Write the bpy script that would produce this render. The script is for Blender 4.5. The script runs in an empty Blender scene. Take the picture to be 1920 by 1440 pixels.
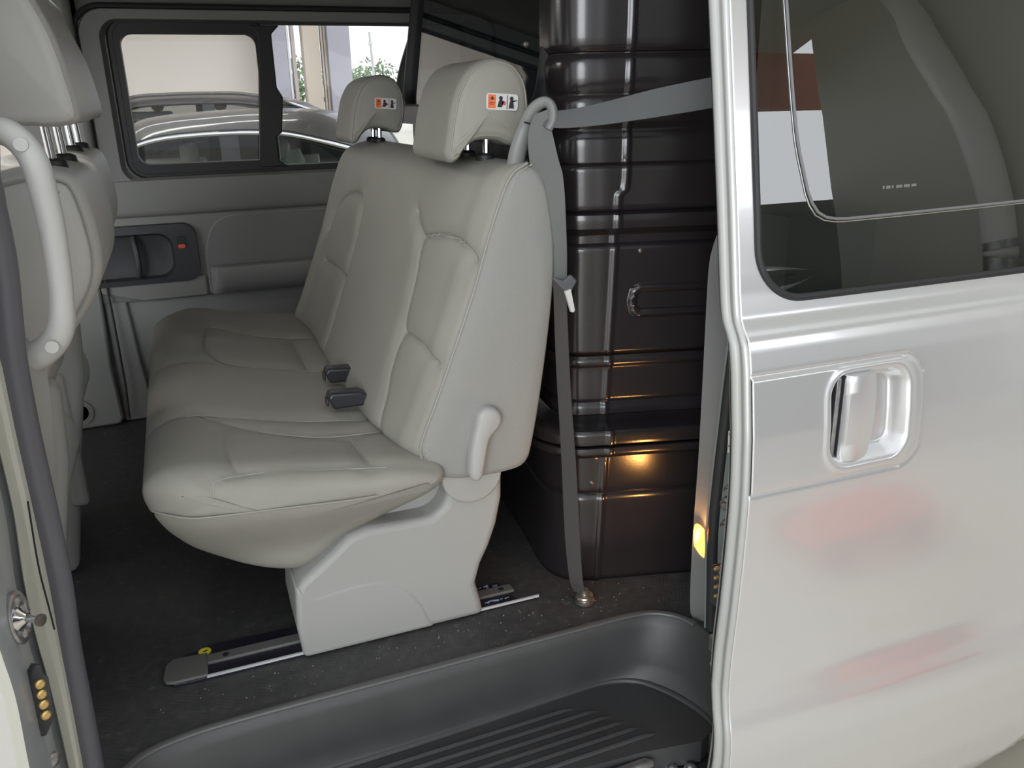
import bpy, math, random
import numpy as np
from mathutils import Vector, Matrix
random.seed(4)
S = bpy.context.scene
COL = S.collection
# ---------------------------------------------------------------- camera
F = 1559.1664
RM = np.array([[0.92969882, 0.13704287, -0.34187623],
               [-0.36776026, 0.29420821, -0.88215301],
               [-0.02030999, 0.9458651, 0.32392394]])
CAM = np.array([0, 0, .97])
cd = bpy.data.cameras.new('camera'); cam = bpy.data.objects.new('camera', cd); COL.objects.link(cam)
cd.sensor_width = 36; cd.lens = F*36/1920; cd.clip_start = .02; cd.clip_end = 300
m4 = Matrix.Identity(4)
for i in range(3):
    for j in range(3): m4[i][j] = RM[i, j]
    m4[i][3] = CAM[i]
cam.matrix_world = m4
S.camera = cam
def W(u, v, Y):                       # surveyed point of the photograph on the plane at depth Y
    r = RM @ np.array([u-960, 720-v, -F]); return CAM + r*(Y/r[1])
def WZ(u, v, z):
    r = RM @ np.array([u-960, 720-v, -F]); return CAM + r*((z-CAM[2])/r[2])
# ---------------------------------------------------------------- world, light, exposure
S.view_settings.view_transform = 'Standard'; S.view_settings.look = 'None'
S.view_settings.gamma = 1; S.view_settings.use_curve_mapping = False
S.view_settings.exposure = 0.16
w = bpy.data.worlds.new('overcast'); S.world = w; w.use_nodes = True
nt = w.node_tree; bg = nt.nodes['Background']
bg.inputs[0].default_value = (.93, .965, 1, 1); bg.inputs[1].default_value = 1.25
# thin cloud is brighter around the hidden sun, low behind the camera to the right
_tc = nt.nodes.new('ShaderNodeTexCoord'); _dt = nt.nodes.new('ShaderNodeVectorMath'); _dt.operation = 'DOT_PRODUCT'
_az, _el = math.radians(33), math.radians(11)
_dt.inputs[1].default_value = (math.sin(_az)*math.cos(_el), -math.cos(_az)*math.cos(_el), math.sin(_el))
_mr = nt.nodes.new('ShaderNodeMapRange'); _mr.interpolation_type = 'SMOOTHSTEP'
for _i, _v in ((1, .90), (2, .985), (3, 1.25), (4, 4.2)): _mr.inputs[_i].default_value = _v
nt.links.new(_tc.outputs['Generated'], _dt.inputs[0]); nt.links.new(_dt.outputs['Value'], _mr.inputs[0])
_d2 = nt.nodes.new('ShaderNodeVectorMath'); _d2.operation = 'DOT_PRODUCT'; _a2, _e2 = math.radians(-30), math.radians(4)  # second bright sky patch, added to put a highlight on the bulkhead corner
_d2.inputs[1].default_value = (math.sin(_a2)*math.cos(_e2), -math.cos(_a2)*math.cos(_e2), math.sin(_e2))
_m2 = nt.nodes.new('ShaderNodeMapRange'); _m2.interpolation_type = 'SMOOTHSTEP'
for _i, _v in ((1, .945), (2, .985), (3, 0), (4, 8.0)): _m2.inputs[_i].default_value = _v
_ad = nt.nodes.new('ShaderNodeMath'); _ad.operation = 'ADD'
nt.links.new(_tc.outputs['Generated'], _d2.inputs[0]); nt.links.new(_d2.outputs['Value'], _m2.inputs[0])
nt.links.new(_mr.outputs[0], _ad.inputs[0]); nt.links.new(_m2.outputs[0], _ad.inputs[1]); nt.links.new(_ad.outputs[0], bg.inputs[1])
def area_light(name, loc, target, size, power, col=(1, 1, 1)):
    l = bpy.data.lights.new(name, 'AREA'); l.shape = 'RECTANGLE'; l.size = size[0]; l.size_y = size[1]
    l.energy = power; l.color = col
    o = bpy.data.objects.new(name, l); COL.objects.link(o); o.location = loc
    o.rotation_euler = (Vector(target)-Vector(loc)).to_track_quat('-Z', 'Y').to_euler()
    return o
# ---------------------------------------------------------------- materials
def mat(name, col, rough=.6, metal=0, spec=.5, bump=0, scale=200, coat=0, var=0, vscale=8, detail=3, emit=0, cells=False):
    m = bpy.data.materials.new(name); m.use_nodes = True; n = m.node_tree.nodes; L = m.node_tree.links
    b = n['Principled BSDF']; b.inputs['Base Color'].default_value = (*col, 1)
    b.inputs['Roughness'].default_value = rough; b.inputs['Metallic'].default_value = metal
    b.inputs['Specular IOR Level'].default_value = spec
    b.inputs['Coat Weight'].default_value = coat; b.inputs['Coat Roughness'].default_value = .05
    tc = n.new('ShaderNodeTexCoord')
    if bump:
        if cells:
            t = n.new('ShaderNodeTexVoronoi'); t.inputs['Scale'].default_value = scale; out = t.outputs['Distance']
        else:
            t = n.new('ShaderNodeTexNoise'); t.inputs['Scale'].default_value = scale; t.inputs['Detail'].default_value = detail; out = t.outputs['Fac']
        bp = n.new('ShaderNodeBump'); bp.inputs['Strength'].default_value = bump; bp.inputs['Distance'].default_value = .002
        L.new(tc.outputs['Object'], t.inputs['Vector']); L.new(out, bp.inputs['Height']); L.new(bp.outputs[0], b.inputs['Normal'])
    if var:
        t = n.new('ShaderNodeTexNoise'); t.inputs['Scale'].default_value = vscale; t.inputs['Detail'].default_value = 4
        r = n.new('ShaderNodeValToRGB'); r.color_ramp.elements[0].position = .3; r.color_ramp.elements[1].position = .7
        r.color_ramp.elements[0].color = (*[c*(1-var) for c in col], 1); r.color_ramp.elements[1].color = (*[min(1, c*(1+var)) for c in col], 1)
        L.new(tc.outputs['Object'], t.inputs['Vector']); L.new(t.outputs['Fac'], r.inputs[0]); L.new(r.outputs[0], b.inputs['Base Color'])
    if emit:
        b.inputs['Emission Color'].default_value = (*col, 1); b.inputs['Emission Strength'].default_value = emit
    return m
def glass(name, tint, ior_mix=.5, rough=0.0, facing=1.45):
    m = bpy.data.materials.new(name); m.use_nodes = True; n = m.node_tree.nodes; L = m.node_tree.links
    n.remove(n['Principled BSDF']); out = n['Material Output']
    tr = n.new('ShaderNodeBsdfTransparent'); tr.inputs[0].default_value = (*tint, 1)
    gl = n.new('ShaderNodeBsdfGlossy'); gl.inputs['Roughness'].default_value = rough; gl.inputs['Color'].default_value = (1, 1, 1, 1)
    lw = n.new('ShaderNodeLayerWeight'); lw.inputs[0].default_value = .5     # facing term, the same from either side
    pw = n.new('ShaderNodeMath'); pw.operation = 'POWER'; pw.inputs[1].default_value = 5
    fr = n.new('ShaderNodeMapRange'); f0 = ((facing-1)/(facing+1))**2*1.8; fr.inputs[3].default_value = f0; fr.inputs[4].default_value = 1
    L.new(lw.outputs['Facing'], pw.inputs[0]); L.new(pw.outputs[0], fr.inputs[0])
    mx = n.new('ShaderNodeMixShader')
    L.new(fr.outputs[0], mx.inputs[0]); L.new(tr.outputs[0], mx.inputs[1]); L.new(gl.outputs[0], mx.inputs[2]); L.new(mx.outputs[0], out.inputs[0])
    return m
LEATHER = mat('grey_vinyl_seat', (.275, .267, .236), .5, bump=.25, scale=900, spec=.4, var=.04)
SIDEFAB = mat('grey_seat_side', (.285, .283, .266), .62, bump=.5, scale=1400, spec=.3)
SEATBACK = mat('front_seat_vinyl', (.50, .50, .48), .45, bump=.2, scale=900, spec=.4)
STITCH = mat('seam_thread', (.35, .35, .33), .8)
PLAS = mat('light_grey_plastic', (.315, .315, .30), .48, bump=.12, scale=1200, spec=.4)
HANDLE = mat('pale_grip_plastic', (.50, .50, .485), .45, bump=.1, scale=1200)
TRIM = mat('door_trim_grey', (.21, .21, .20), .6, bump=.15, scale=1000, spec=.35)
TRIM2 = mat('panel_grey', (.25, .25, .243), .55, bump=.15, scale=1000, spec=.35)
TRIMD = mat('dark_trim_plastic', (.035, .035, .04), .5, bump=.1, scale=900)
HEADL = mat('headliner_fabric', (.30, .30, .285), .9, bump=.3, scale=700)
RUB = mat('black_rubber', (.018, .018, .02), .55, bump=.1, scale=600)
SEAL = mat('grey_rubber_seal', (.10, .10, .115), .38, spec=.5)
GAP = mat('gap_shadow_black', (.012, .012, .014), .8)
BULK = mat('black_moulded_plastic', (.017, .0145, .016), .2, spec=.65, bump=.05, scale=500, var=.2, vscale=5)
SILVER = mat('silver_paint', (.62, .62, .625), .27, metal=.55, coat=1, bump=.02, scale=2500)
JAMBP = mat('silver_jamb_paint', (.46, .48, .51), .4, metal=.3, coat=.3)
CREAMM = mat('sealed_cream_flange', (.50, .50, .44), .45, metal=.15)
CHROME = mat('chrome', (.75, .75, .76), .12, metal=1)
STEEL = mat('zinc_steel', (.42, .42, .43), .32, metal=.9, var=.25, vscale=60)
DSTEEL = mat('tarnished_steel', (.16, .15, .14), .4, metal=.7, var=.3, vscale=80)
BRASS = mat('brass_contact', (.75, .52, .20), .3, metal=.7)
WEB = mat('grey_belt_webbing', (.10, .105, .107), .7, bump=.5, scale=1500)
WEBP = mat('belt_guide_plastic', (.20, .205, .20), .45)
RAILM = mat('rail_dark_metal', (.045, .042, .04), .5, metal=.3)
RAILG = mat('rail_grey_cover', (.12, .12, .115), .55)
FILM = mat('navy_film', (.016, .014, .026), .35)
FILMB = mat('torn_blue_film', (.35, .45, .6), .5)
YEL = mat('yellow_sticker', (.85, .72, .05), .5)
WHITE = mat('white_sticker', (.60, .60, .58), .4)
ORANGE = mat('orange_print', (.75, .16, .05), .5)
REDP = mat('red_print', (.65, .06, .10), .5)
BLKP = mat('black_print', (.02, .02, .02), .5)
REDLOCK = mat('red_lock_marker', (.85, .09, .05), .4)
STEP = mat('step_plastic', (.047, .047, .048), .36, bump=.25, scale=1200, spec=.5, var=.12, vscale=10)
GLASSC = glass('clear_window_glass', (.93, .94, .94), facing=1.2)
GLASSB = glass('bulkhead_glass', (.60, .64, .68), facing=1.6)
GLASSD = glass('tinted_door_glass', (.30, .31, .28), facing=1.62)
# floor vinyl: bar tread relief and dusty scuffs
def floor_mat():
    m = bpy.data.materials.new('dark_tread_vinyl'); m.use_nodes = True; n = m.node_tree.nodes; L = m.node_tree.links
    b = n['Principled BSDF']; b.inputs['Roughness'].default_value = .55; b.inputs['Specular IOR Level'].default_value = .4
    tc = n.new('ShaderNodeTexCoord')
    ck = n.new('ShaderNodeTexChecker'); ck.inputs['Scale'].default_value = 24
    mp = n.new('ShaderNodeMapping'); mp.inputs['Rotation'].default_value = (0, 0, .5)
    L.new(tc.outputs['Object'], mp.inputs[0]); L.new(mp.outputs[0], ck.inputs[0])
    ws = []
    for rot in (0, math.pi/2):
        mm = n.new('ShaderNodeMapping'); mm.inputs['Rotation'].default_value = (0, 0, rot+.5)
        wv = n.new('ShaderNodeTexWave'); wv.inputs['Scale'].default_value = 42
        L.new(tc.outputs['Object'], mm.inputs[0]); L.new(mm.outputs[0], wv.inputs[0]); ws.append(wv)
    mx = n.new('ShaderNodeMix'); mx.data_type = 'FLOAT'
    L.new(ck.outputs['Fac'], mx.inputs[0]); L.new(ws[0].outputs['Fac'], mx.inputs[2]); L.new(ws[1].outputs['Fac'], mx.inputs[3])
    bp = n.new('ShaderNodeBump'); bp.inputs['Strength'].default_value = .22; bp.inputs['Distance'].default_value = .001
    L.new(mx.outputs[0], bp.inputs['Height']); L.new(bp.outputs[0], b.inputs['Normal'])
    t = n.new('ShaderNodeTexNoise'); t.inputs['Scale'].default_value = 45; t.inputs['Detail'].default_value = 8; t.inputs['Roughness'].default_value = .75
    r = n.new('ShaderNodeValToRGB'); e = r.color_ramp.elements
    e[0].position = .35; e[0].color = (.042, .042, .044, 1); e[1].position = .60; e[1].color = (.066, .065, .065, 1)
    q = r.color_ramp.elements.new(.70); q.color = (.17, .16, .145, 1)
    L.new(tc.outputs['Object'], t.inputs['Vector']); L.new(t.outputs['Fac'], r.inputs[0]); L.new(r.outputs[0], b.inputs['Base Color'])
    return m
FLOORM = floor_mat()
# ---------------------------------------------------------------- object helpers
def tag(o, label=None, cat=None, group=None, kind=None):
    if label: o['label'] = label
    if cat: o['category'] = cat
    if group: o['group'] = group
    if kind: o['kind'] = kind
    return o
def thing(name, label, cat, loc=(0, 0, 0), group=None):
    o = bpy.data.objects.new(name, None); COL.objects.link(o); o.location = loc; o.empty_display_size = .05
    return tag(o, label, cat, group)
class MB:
    def __init__(s): s.v = []; s.f = []; s.m = []; s.cur = 0
    def add(s, vs, fs):
        k = len(s.v); s.v += [tuple(map(float, p)) for p in vs]; s.f += [tuple(i+k for i in f) for f in fs]; s.m += [s.cur]*len(fs); return s
    def box(s, x0, x1, y0, y1, z0, z1):
        vs = [(x, y, z) for x in (x0, x1) for y in (y0, y1) for z in (z0, z1)]
        return s.add(vs, [(0, 1, 3, 2), (4, 6, 7, 5), (0, 4, 5, 1), (2, 3, 7, 6), (0, 2, 6, 4), (1, 5, 7, 3)])
    def prism(s, pts, a0, a1, axis='y'):       # outline (two coords) extruded along axis
        n = len(pts)
        def mk(p, a): return (p[0], a, p[1]) if axis == 'y' else ((a, p[0], p[1]) if axis == 'x' else (p[0], p[1], a))
        vs = [mk(p, a0) for p in pts]+[mk(p, a1) for p in pts]
        fs = [tuple(range(n))[::-1], tuple(range(n, 2*n))]+[(i, (i+1) % n, n+(i+1) % n, n+i) for i in range(n)]
        return s.add(vs, fs)
    def grid(s, G, cu=False, cv=False, cap0=False, cap1=False):
        G = np.asarray(G, float); nu, nv = G.shape[:2]
        fs = []
        for i in range(nu if cu else nu-1):
            for j in range(nv if cv else nv-1):
                a, b = i, (i+1) % nu; c, d = j, (j+1) % nv
                fs.append((a*nv+c, b*nv+c, b*nv+d, a*nv+d))
        if cap0: fs.append(tuple(range(nv)))
        if cap1: fs.append(tuple(range((nu-1)*nv, nu*nv))[::-1])
        return s.add(G.reshape(-1, 3), fs)
    def tube(s, path, r, n=12, closed=False, ell=1.0):
        P = np.asarray(path, float); k = len(P)
        T = np.gradient(P, axis=0) if not closed else (np.roll(P, -1, 0)-np.roll(P, 1, 0))
        T /= np.linalg.norm(T, axis=1)[:, None]+1e-12
        up = np.array([0, 0, 1.]) if abs(T[0][2]) < .9 else np.array([1., 0, 0])
        N = np.cross(T[0], up); N /= np.linalg.norm(N); rows = []
        rr = np.broadcast_to(np.asarray(r, float), (k,))
        for i in range(k):
            N = N-T[i]*(N@T[i]); N /= np.linalg.norm(N); B = np.cross(T[i], N)
            rows.append([P[i]+rr[i]*(math.cos(a)*N+ell*math.sin(a)*B) for a in np.linspace(0, 2*math.pi, n, endpoint=False)])
        return s.grid(rows, cu=closed, cv=True, cap0=not closed, cap1=not closed)
    def lathe(s, c, axis, prof, n=20):         # prof: list of (distance along axis, radius)
        a = np.array(axis, float); a /= np.linalg.norm(a); u = np.cross(a, [0, 0, 1.] if abs(a[2]) < .9 else [1., 0, 0]); u /= np.linalg.norm(u); b = np.cross(a, u)
        G = [[np.array(c)+a*h+r*(math.cos(t)*u+math.sin(t)*b) for t in np.linspace(0, 2*math.pi, n, endpoint=False)] for h, r in prof]
        return s.grid(G, cv=True, cap0=True, cap1=True)
    def build(s, name, mats, parent=None, smooth=True, bevel=0, seg=2, angle=35, sub=0):
        me = bpy.data.meshes.new(name); me.from_pydata(s.v, [], s.f)
        if not isinstance(mats, (list, tuple)): mats = [mats]
        for m in mats: me.materials.append(m)
        if len(mats) > 1: me.polygons.foreach_set('material_index', s.m)
        o = bpy.data.objects.new(name, me); COL.objects.link(o)
        import bmesh
        bm = bmesh.new(); bm.from_mesh(me); bmesh.ops.remove_doubles(bm, verts=bm.verts, dist=1e-6); bmesh.ops.recalc_face_normals(bm, faces=bm.faces); bm.to_mesh(me); bm.free()
        if smooth:
            me.polygons.foreach_set('use_smooth', [True]*len(me.polygons))
            me.set_sharp_from_angle(angle=math.radians(angle))
        if bevel:
            b = o.modifiers.new('b', 'BEVEL'); b.width = bevel; b.segments = seg; b.limit_method = 'ANGLE'; b.angle_limit = math.radians(30); b.harden_normals = False
            me.polygons.foreach_set('use_smooth', [True]*len(me.polygons)); me.set_sharp_from_angle(angle=math.radians(60))
        if sub:
            q = o.modifiers.new('s', 'SUBSURF'); q.levels = sub; q.render_levels = sub
        if parent:
            o.parent = parent
            r = parent
            off = Vector((0, 0, 0))
            while r: off += r.location; r = r.parent
            o.location = -off
        return o
def struct(name, mb, m, label=None, **k):
    o = mb.build(name, m, **k); o['kind'] = 'structure'
    if label: o['label'] = label
    return o
def spl(pts, n, closed=False):
    P = np.array(pts, float); k = len(P); out = []
    if closed: idx = lambda i: P[i % k]; segs = k
    else: idx = lambda i: P[i] if 0 <= i < k else (2*P[0]-P[1] if i < 0 else 2*P[-1]-P[-2]); segs = k-1
    for i in range(segs):
        p0, p1, p2, p3 = idx(i-1), idx(i), idx(i+1), idx(i+2)
        for t in np.linspace(0, 1, 24, endpoint=False):
            out.append(.5*((2*p1)+(-p0+p2)*t+(2*p0-5*p1+4*p2-p3)*t*t+(-p0+3*p1-3*p2+p3)*t**3))
    if not closed: out.append(P[-1])
    Q = np.array(out)
    if closed: Q = np.vstack([Q, Q[:1]])
    d = np.r_[0, np.cumsum(np.linalg.norm(np.diff(Q, axis=0), axis=1))]
    t = np.linspace(0, d[-1], n, endpoint=not closed)
    return np.array([np.interp(t, d, Q[:, j]) for j in range(Q.shape[1])]).T
def normals2(P):
    T = np.roll(P, -1, 0)-np.roll(P, 1, 0); T /= np.linalg.norm(T, axis=1)[:, None]+1e-9
    A = .5*np.sum(P[:, 0]*np.roll(P[:, 1], -1)-np.roll(P[:, 0], -1)*P[:, 1])
    N = np.stack([T[:, 1], -T[:, 0]], 1); return N if A > 0 else -N
def smooth(a, b, x):
    t = np.clip((x-a)/(b-a), 0, 1); return t*t*(3-2*t)
def pillow(prof, y0, y1, r, ny=60, n=160, disp=None, dome=.01, r1=None, rest=.35):
    """closed XZ outline swept across Y with rounded ends"""
    r1 = r1 or r
    P = spl(prof, n, True); N = normals2(P); c = P.mean(0)
    ys = list(y0+r*(1-np.cos(np.linspace(0, math.pi/2, 10)))) [:-1] + list(np.linspace(y0+r, y1-r1, ny)) + list(y1-r1*(1-np.sin(np.linspace(0, math.pi/2, 10))))[1:]
    rows = []
    def ring(y):
        ins = 0
        if y < y0+r: ins = r-math.sqrt(max(0, r*r-(y0+r-y)**2))
        if y > y1-r1: ins = r1-math.sqrt(max(0, r1*r1-(y-y1+r1)**2))
        Q = P-N*ins
        if disp is not None: Q = Q+disp(P, N, y)
        return Q
    first = ring(ys[0]); 
    for s_ in (0.02, .25, .5, .75, .92):
        Q = c+(first-c)*s_; rows.append([(q[0], ys[0]-dome*(1-s_**2), q[1]) for q in Q])
    for y in ys: rows.append([(q[0], y, q[1]) for q in ring(y)])
    last = ring(ys[-1])
    for s_ in (.92, .75, .5, .25, .02):
        Q = c+(last-c)*s_; rows.append([(q[0], ys[-1]+dome*(1-s_**2), q[1]) for q in Q])
    return MB().grid(rows, cv=True, cap0=True, cap1=True)
def pdist(a, b, line):
    """distance from arrays (a,b) to polyline"""
    L = np.array(line); best = np.full(np.shape(a), 9.)
    for p, q in zip(L[:-1], L[1:]):
        d = q-p; t = np.clip(((a-p[0])*d[0]+(b-p[1])*d[1])/(d@d), 0, 1)
        best = np.minimum(best, np.hypot(a-p[0]-t*d[0], b-p[1]-t*d[1]))
    return best
def inside(a, b, poly):
    poly = np.array(poly); res = np.zeros(np.shape(a), bool); j = len(poly)-1
    for i in range(len(poly)):
        xi, yi = poly[i]; xj, yj = poly[j]
        c = ((yi > b) != (yj > b)) & (a < (xj-xi)*(b-yi)/(yj-yi+1e-12)+xi); res ^= c; j = i
    return res
def rr(x0, x1, z0, z1, r, n=8):
    pts = []
    for cx, cz, a0 in ((x1-r, z1-r, 0), (x0+r, z1-r, 90), (x0+r, z0+r, 180), (x1-r, z0+r, 270)):
        for t in np.linspace(a0, a0+90, n): pts.append((cx+r*math.cos(math.radians(t)), cz+r*math.sin(math.radians(t))))
    return np.array(pts)
def loops(mb, Ls, cap0=False, cap1=False):       # Ls: list of (rr loop, Y)
    return mb.grid([[(p[0], Y, p[1]) for p in L] for L, Y in Ls], cv=True, cap0=cap0, cap1=cap1)
def ribbon(mb, path, dirs, wd, th=.0015, curl=0):
    """flat strap of width wd along path, dirs = width direction at each point"""
    P = spl(path, 60); D = spl(dirs, 60); D /= np.linalg.norm(D, axis=1)[:, None]
    wd = np.interp(np.linspace(0, 1, 60), np.linspace(0, 1, len(np.atleast_1d(wd))), np.atleast_1d(wd)) if np.ndim(wd) else np.full(60, wd)
    T = np.gradient(P, axis=0); T /= np.linalg.norm(T, axis=1)[:, None]; rows = []
    for p, d, t, w_ in zip(P, D, T, wd):
        n_ = np.cross(t, d); n_ /= np.linalg.norm(n_)+1e-9; row = []
        for a in np.linspace(-.5, .5, 7): row.append(p+d*w_*a+n_*(th/2+curl*(a*a*4-1)))
        for a in np.linspace(.5, -.5, 7): row.append(p+d*w_*a+n_*(-th/2+curl*(a*a*4-1)))
        rows.append(row)
    return mb.grid(rows, cv=True, cap0=True, cap1=True)

# ================================================================ SETTING: the ground and the hall
GZ = -.6
struct('ground', MB().box(-30, 40, -30, 60, GZ-.1, GZ), mat('beige_concrete', (.64, .59, .49), .35, var=.08, vscale=.8, bump=.1, scale=30), smooth=False)
HALLW = mat('cream_wall', (.68, .62, .57), .7)
LAV = mat('lavender_wall', (.40, .39, .45), .7)
CREAMF = mat('cream_frame', (.60, .52, .44), .5)
WHT = mat('white_paint', (.85, .85, .86), .5)
def wb(u0, u1, v0, v1, Y, th=.1):
    a = W(u0, v0, Y); b = W(u1, v1, Y); return MB().box(a[0], b[0], Y, Y+th, b[2], a[2])
struct('wall_hall', MB().box(-9, 1.46, 12, 12.3, GZ, 4.2), HALLW)
struct('wall_hall_pier', MB().box(1.30, 1.52, 11.5, 12, GZ, 4.2), LAV)
struct('wall_hall_column', MB().box(2.02, 2.30, 11.4, 12.0, GZ, 4.2), LAV)
o = thing('door_frame', 'cream metal door frame with slim mullions between two lavender piers', 'door frame', (1.75, 11.6, GZ))
MB().box(1.53, 1.56, 11.55, 11.62, GZ, 3.6).build('mullion', WHT, o, bevel=.004)
MB().box(1.585, 1.63, 11.55, 11.65, GZ, 3.6).build('mullion', mat('mauve_frame', (.5, .42, .42), .5), o, bevel=.004)
MB().box(1.72, 1.93, 11.5, 11.7, GZ, 3.6).build('mullion', CREAMF, o, bevel=.01)
MB().box(1.95, 1.975, 11.5, 11.6, GZ, 3.6).build('mullion', CREAMF, o, bevel=.004)
MB().box(1.985, 2.015, 11.5, 11.6, GZ, 3.6).build('mullion', CREAMF, o, bevel=.004)
# hall ceiling with strip lamps beyond the far side
CEILM = mat('hall_ceiling', (.30, .27, .24), .8)
struct('ceiling_hall', MB().box(-9, 1.9, 3.3, 12, 2.752, 2.9), CEILM, smooth=False)
STRIP = mat('strip_lamp_tube', (1, 1, .97), .4, emit=9)
for yy, nm in ((6.2, 'nearest'), (8.0, 'middle'), (9.8, 'farthest')):
    o = thing('strip_lamp', nm+' of the long white strip lamps on the hall ceiling, mirrored in the bulkhead window', 'lamp', (-1.8, yy, 2.75), 'strip lamps on the hall ceiling')
    MB().box(-5.6, 1.5, yy-.07, yy+.07, 2.715, 2.75).build('housing', WHT, o)
    MB().box(-5.5, 1.4, yy-.045, yy+.045, 2.70, 2.717).build('tube', STRIP, o, bevel=.008)
# near side: forecourt seen mirrored in the open door
struct('wall_forecourt', MB().box(5.0, 5.3, -3.75, 1.5, GZ, 5.5), mat('forecourt_wall', (.62, .61, .55), .7), smooth=False)
struct('ceiling_forecourt', MB().box(2.0, 5.3, -4.4, -.4, 3.30, 3.45), mat('forecourt_ceiling', (.55, .57, .50), .8), smooth=False)
struct('trim_forecourt', MB().box(1.5, 7.5, -4.55, -4.4, 2.76, 3.3), mat('red_brown_fascia', (.55, .13, .09), .6), smooth=False)
struct('wall_forecourt_low', MB().box(1.6, 7.5, -4.70, -4.60, GZ, 1.85), mat('dark_grey_screen', (.05, .052, .055), .7, bump=.6, scale=4), smooth=False)
# trees and pole outside
LEAF = mat('hazy_leaves', (.17, .25, .12), .8, var=.3, vscale=3)
BARK = mat('bark', (.12, .1, .08), .9)
def tree(x, y, ztop, rad, label, n=420):
    t = thing('tree', label, 'tree', (x, y, GZ), 'trees beyond the hall')
    MB().tube([(x, y, GZ), (x+.1, y, GZ+1.5), (x, y, ztop-rad*.6)], [.22, .16, .08], 8).build('trunk', BARK, t)
    mb = MB(); rs = np.random.RandomState(int(abs(x*7+y)))
    for k in range(n):
        d = rs.normal(size=3); d /= np.linalg.norm(d); rd = rad*(.45+.55*rs.rand())
        c = np.array([x, y, ztop-rad])+d*rd*np.array([1.1, 1, .95]); a = rs.normal(size=3); a /= np.linalg.norm(a); b = np.cross(a, d); b /= np.linalg.norm(b)+1e-9
        s_ = rad*(.07+.07*rs.rand())
        mb.add([c-a*s_, c+b*s_*.5, c+a*s_, c-b*s_*.5, c+np.cross(a, b)*s_*.3], [(0, 1, 4), (1, 2, 4), (2, 3, 4), (3, 0, 4)])
    mb.build('crown', LEAF, t, smooth=False)
p = W(702, 150, 45); tree(p[0], 45, W(700, 106, 45)[2], 1.35, 'round hazy green tree in the open sky, right behind the slim light pole')
p = W(770, 170, 45); tree(p[0]+1.9, 45, W(760, 112, 45)[2], 1.9, 'darker green tree at the edge of the dark bulkhead, right of the round tree')
p = W(548, 150, 30); tree(p[0], 30, W(545, 95, 30)[2], 1.2, 'green tree seen through the narrow gap of the cream door frame')
p = W(640, 160, 60); tree(p[0]+.6, 60, W(645, 128, 60)[2], 1.2, 'small hazy tree just right of the lavender pier')
p = W(703, 100, 40)
t = thing('light_pole', 'slim grey lamp pole standing against the white sky', 'pole', (p[0], 40, GZ))
MB().tube([(p[0], 40, GZ), (p[0]-.2, 40, W(703, 60, 40)[2])], [.07, .04], 8).build('pole', mat('pole_grey', (.4, .4, .42), .5), t)
MB().box(p[0]-.25, p[0]-.1, 39.95, 40.05, W(703, 84, 40)[2], W(703, 78, 40)[2]).build('lamp_head', STEEL, t, bevel=.01)
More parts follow.
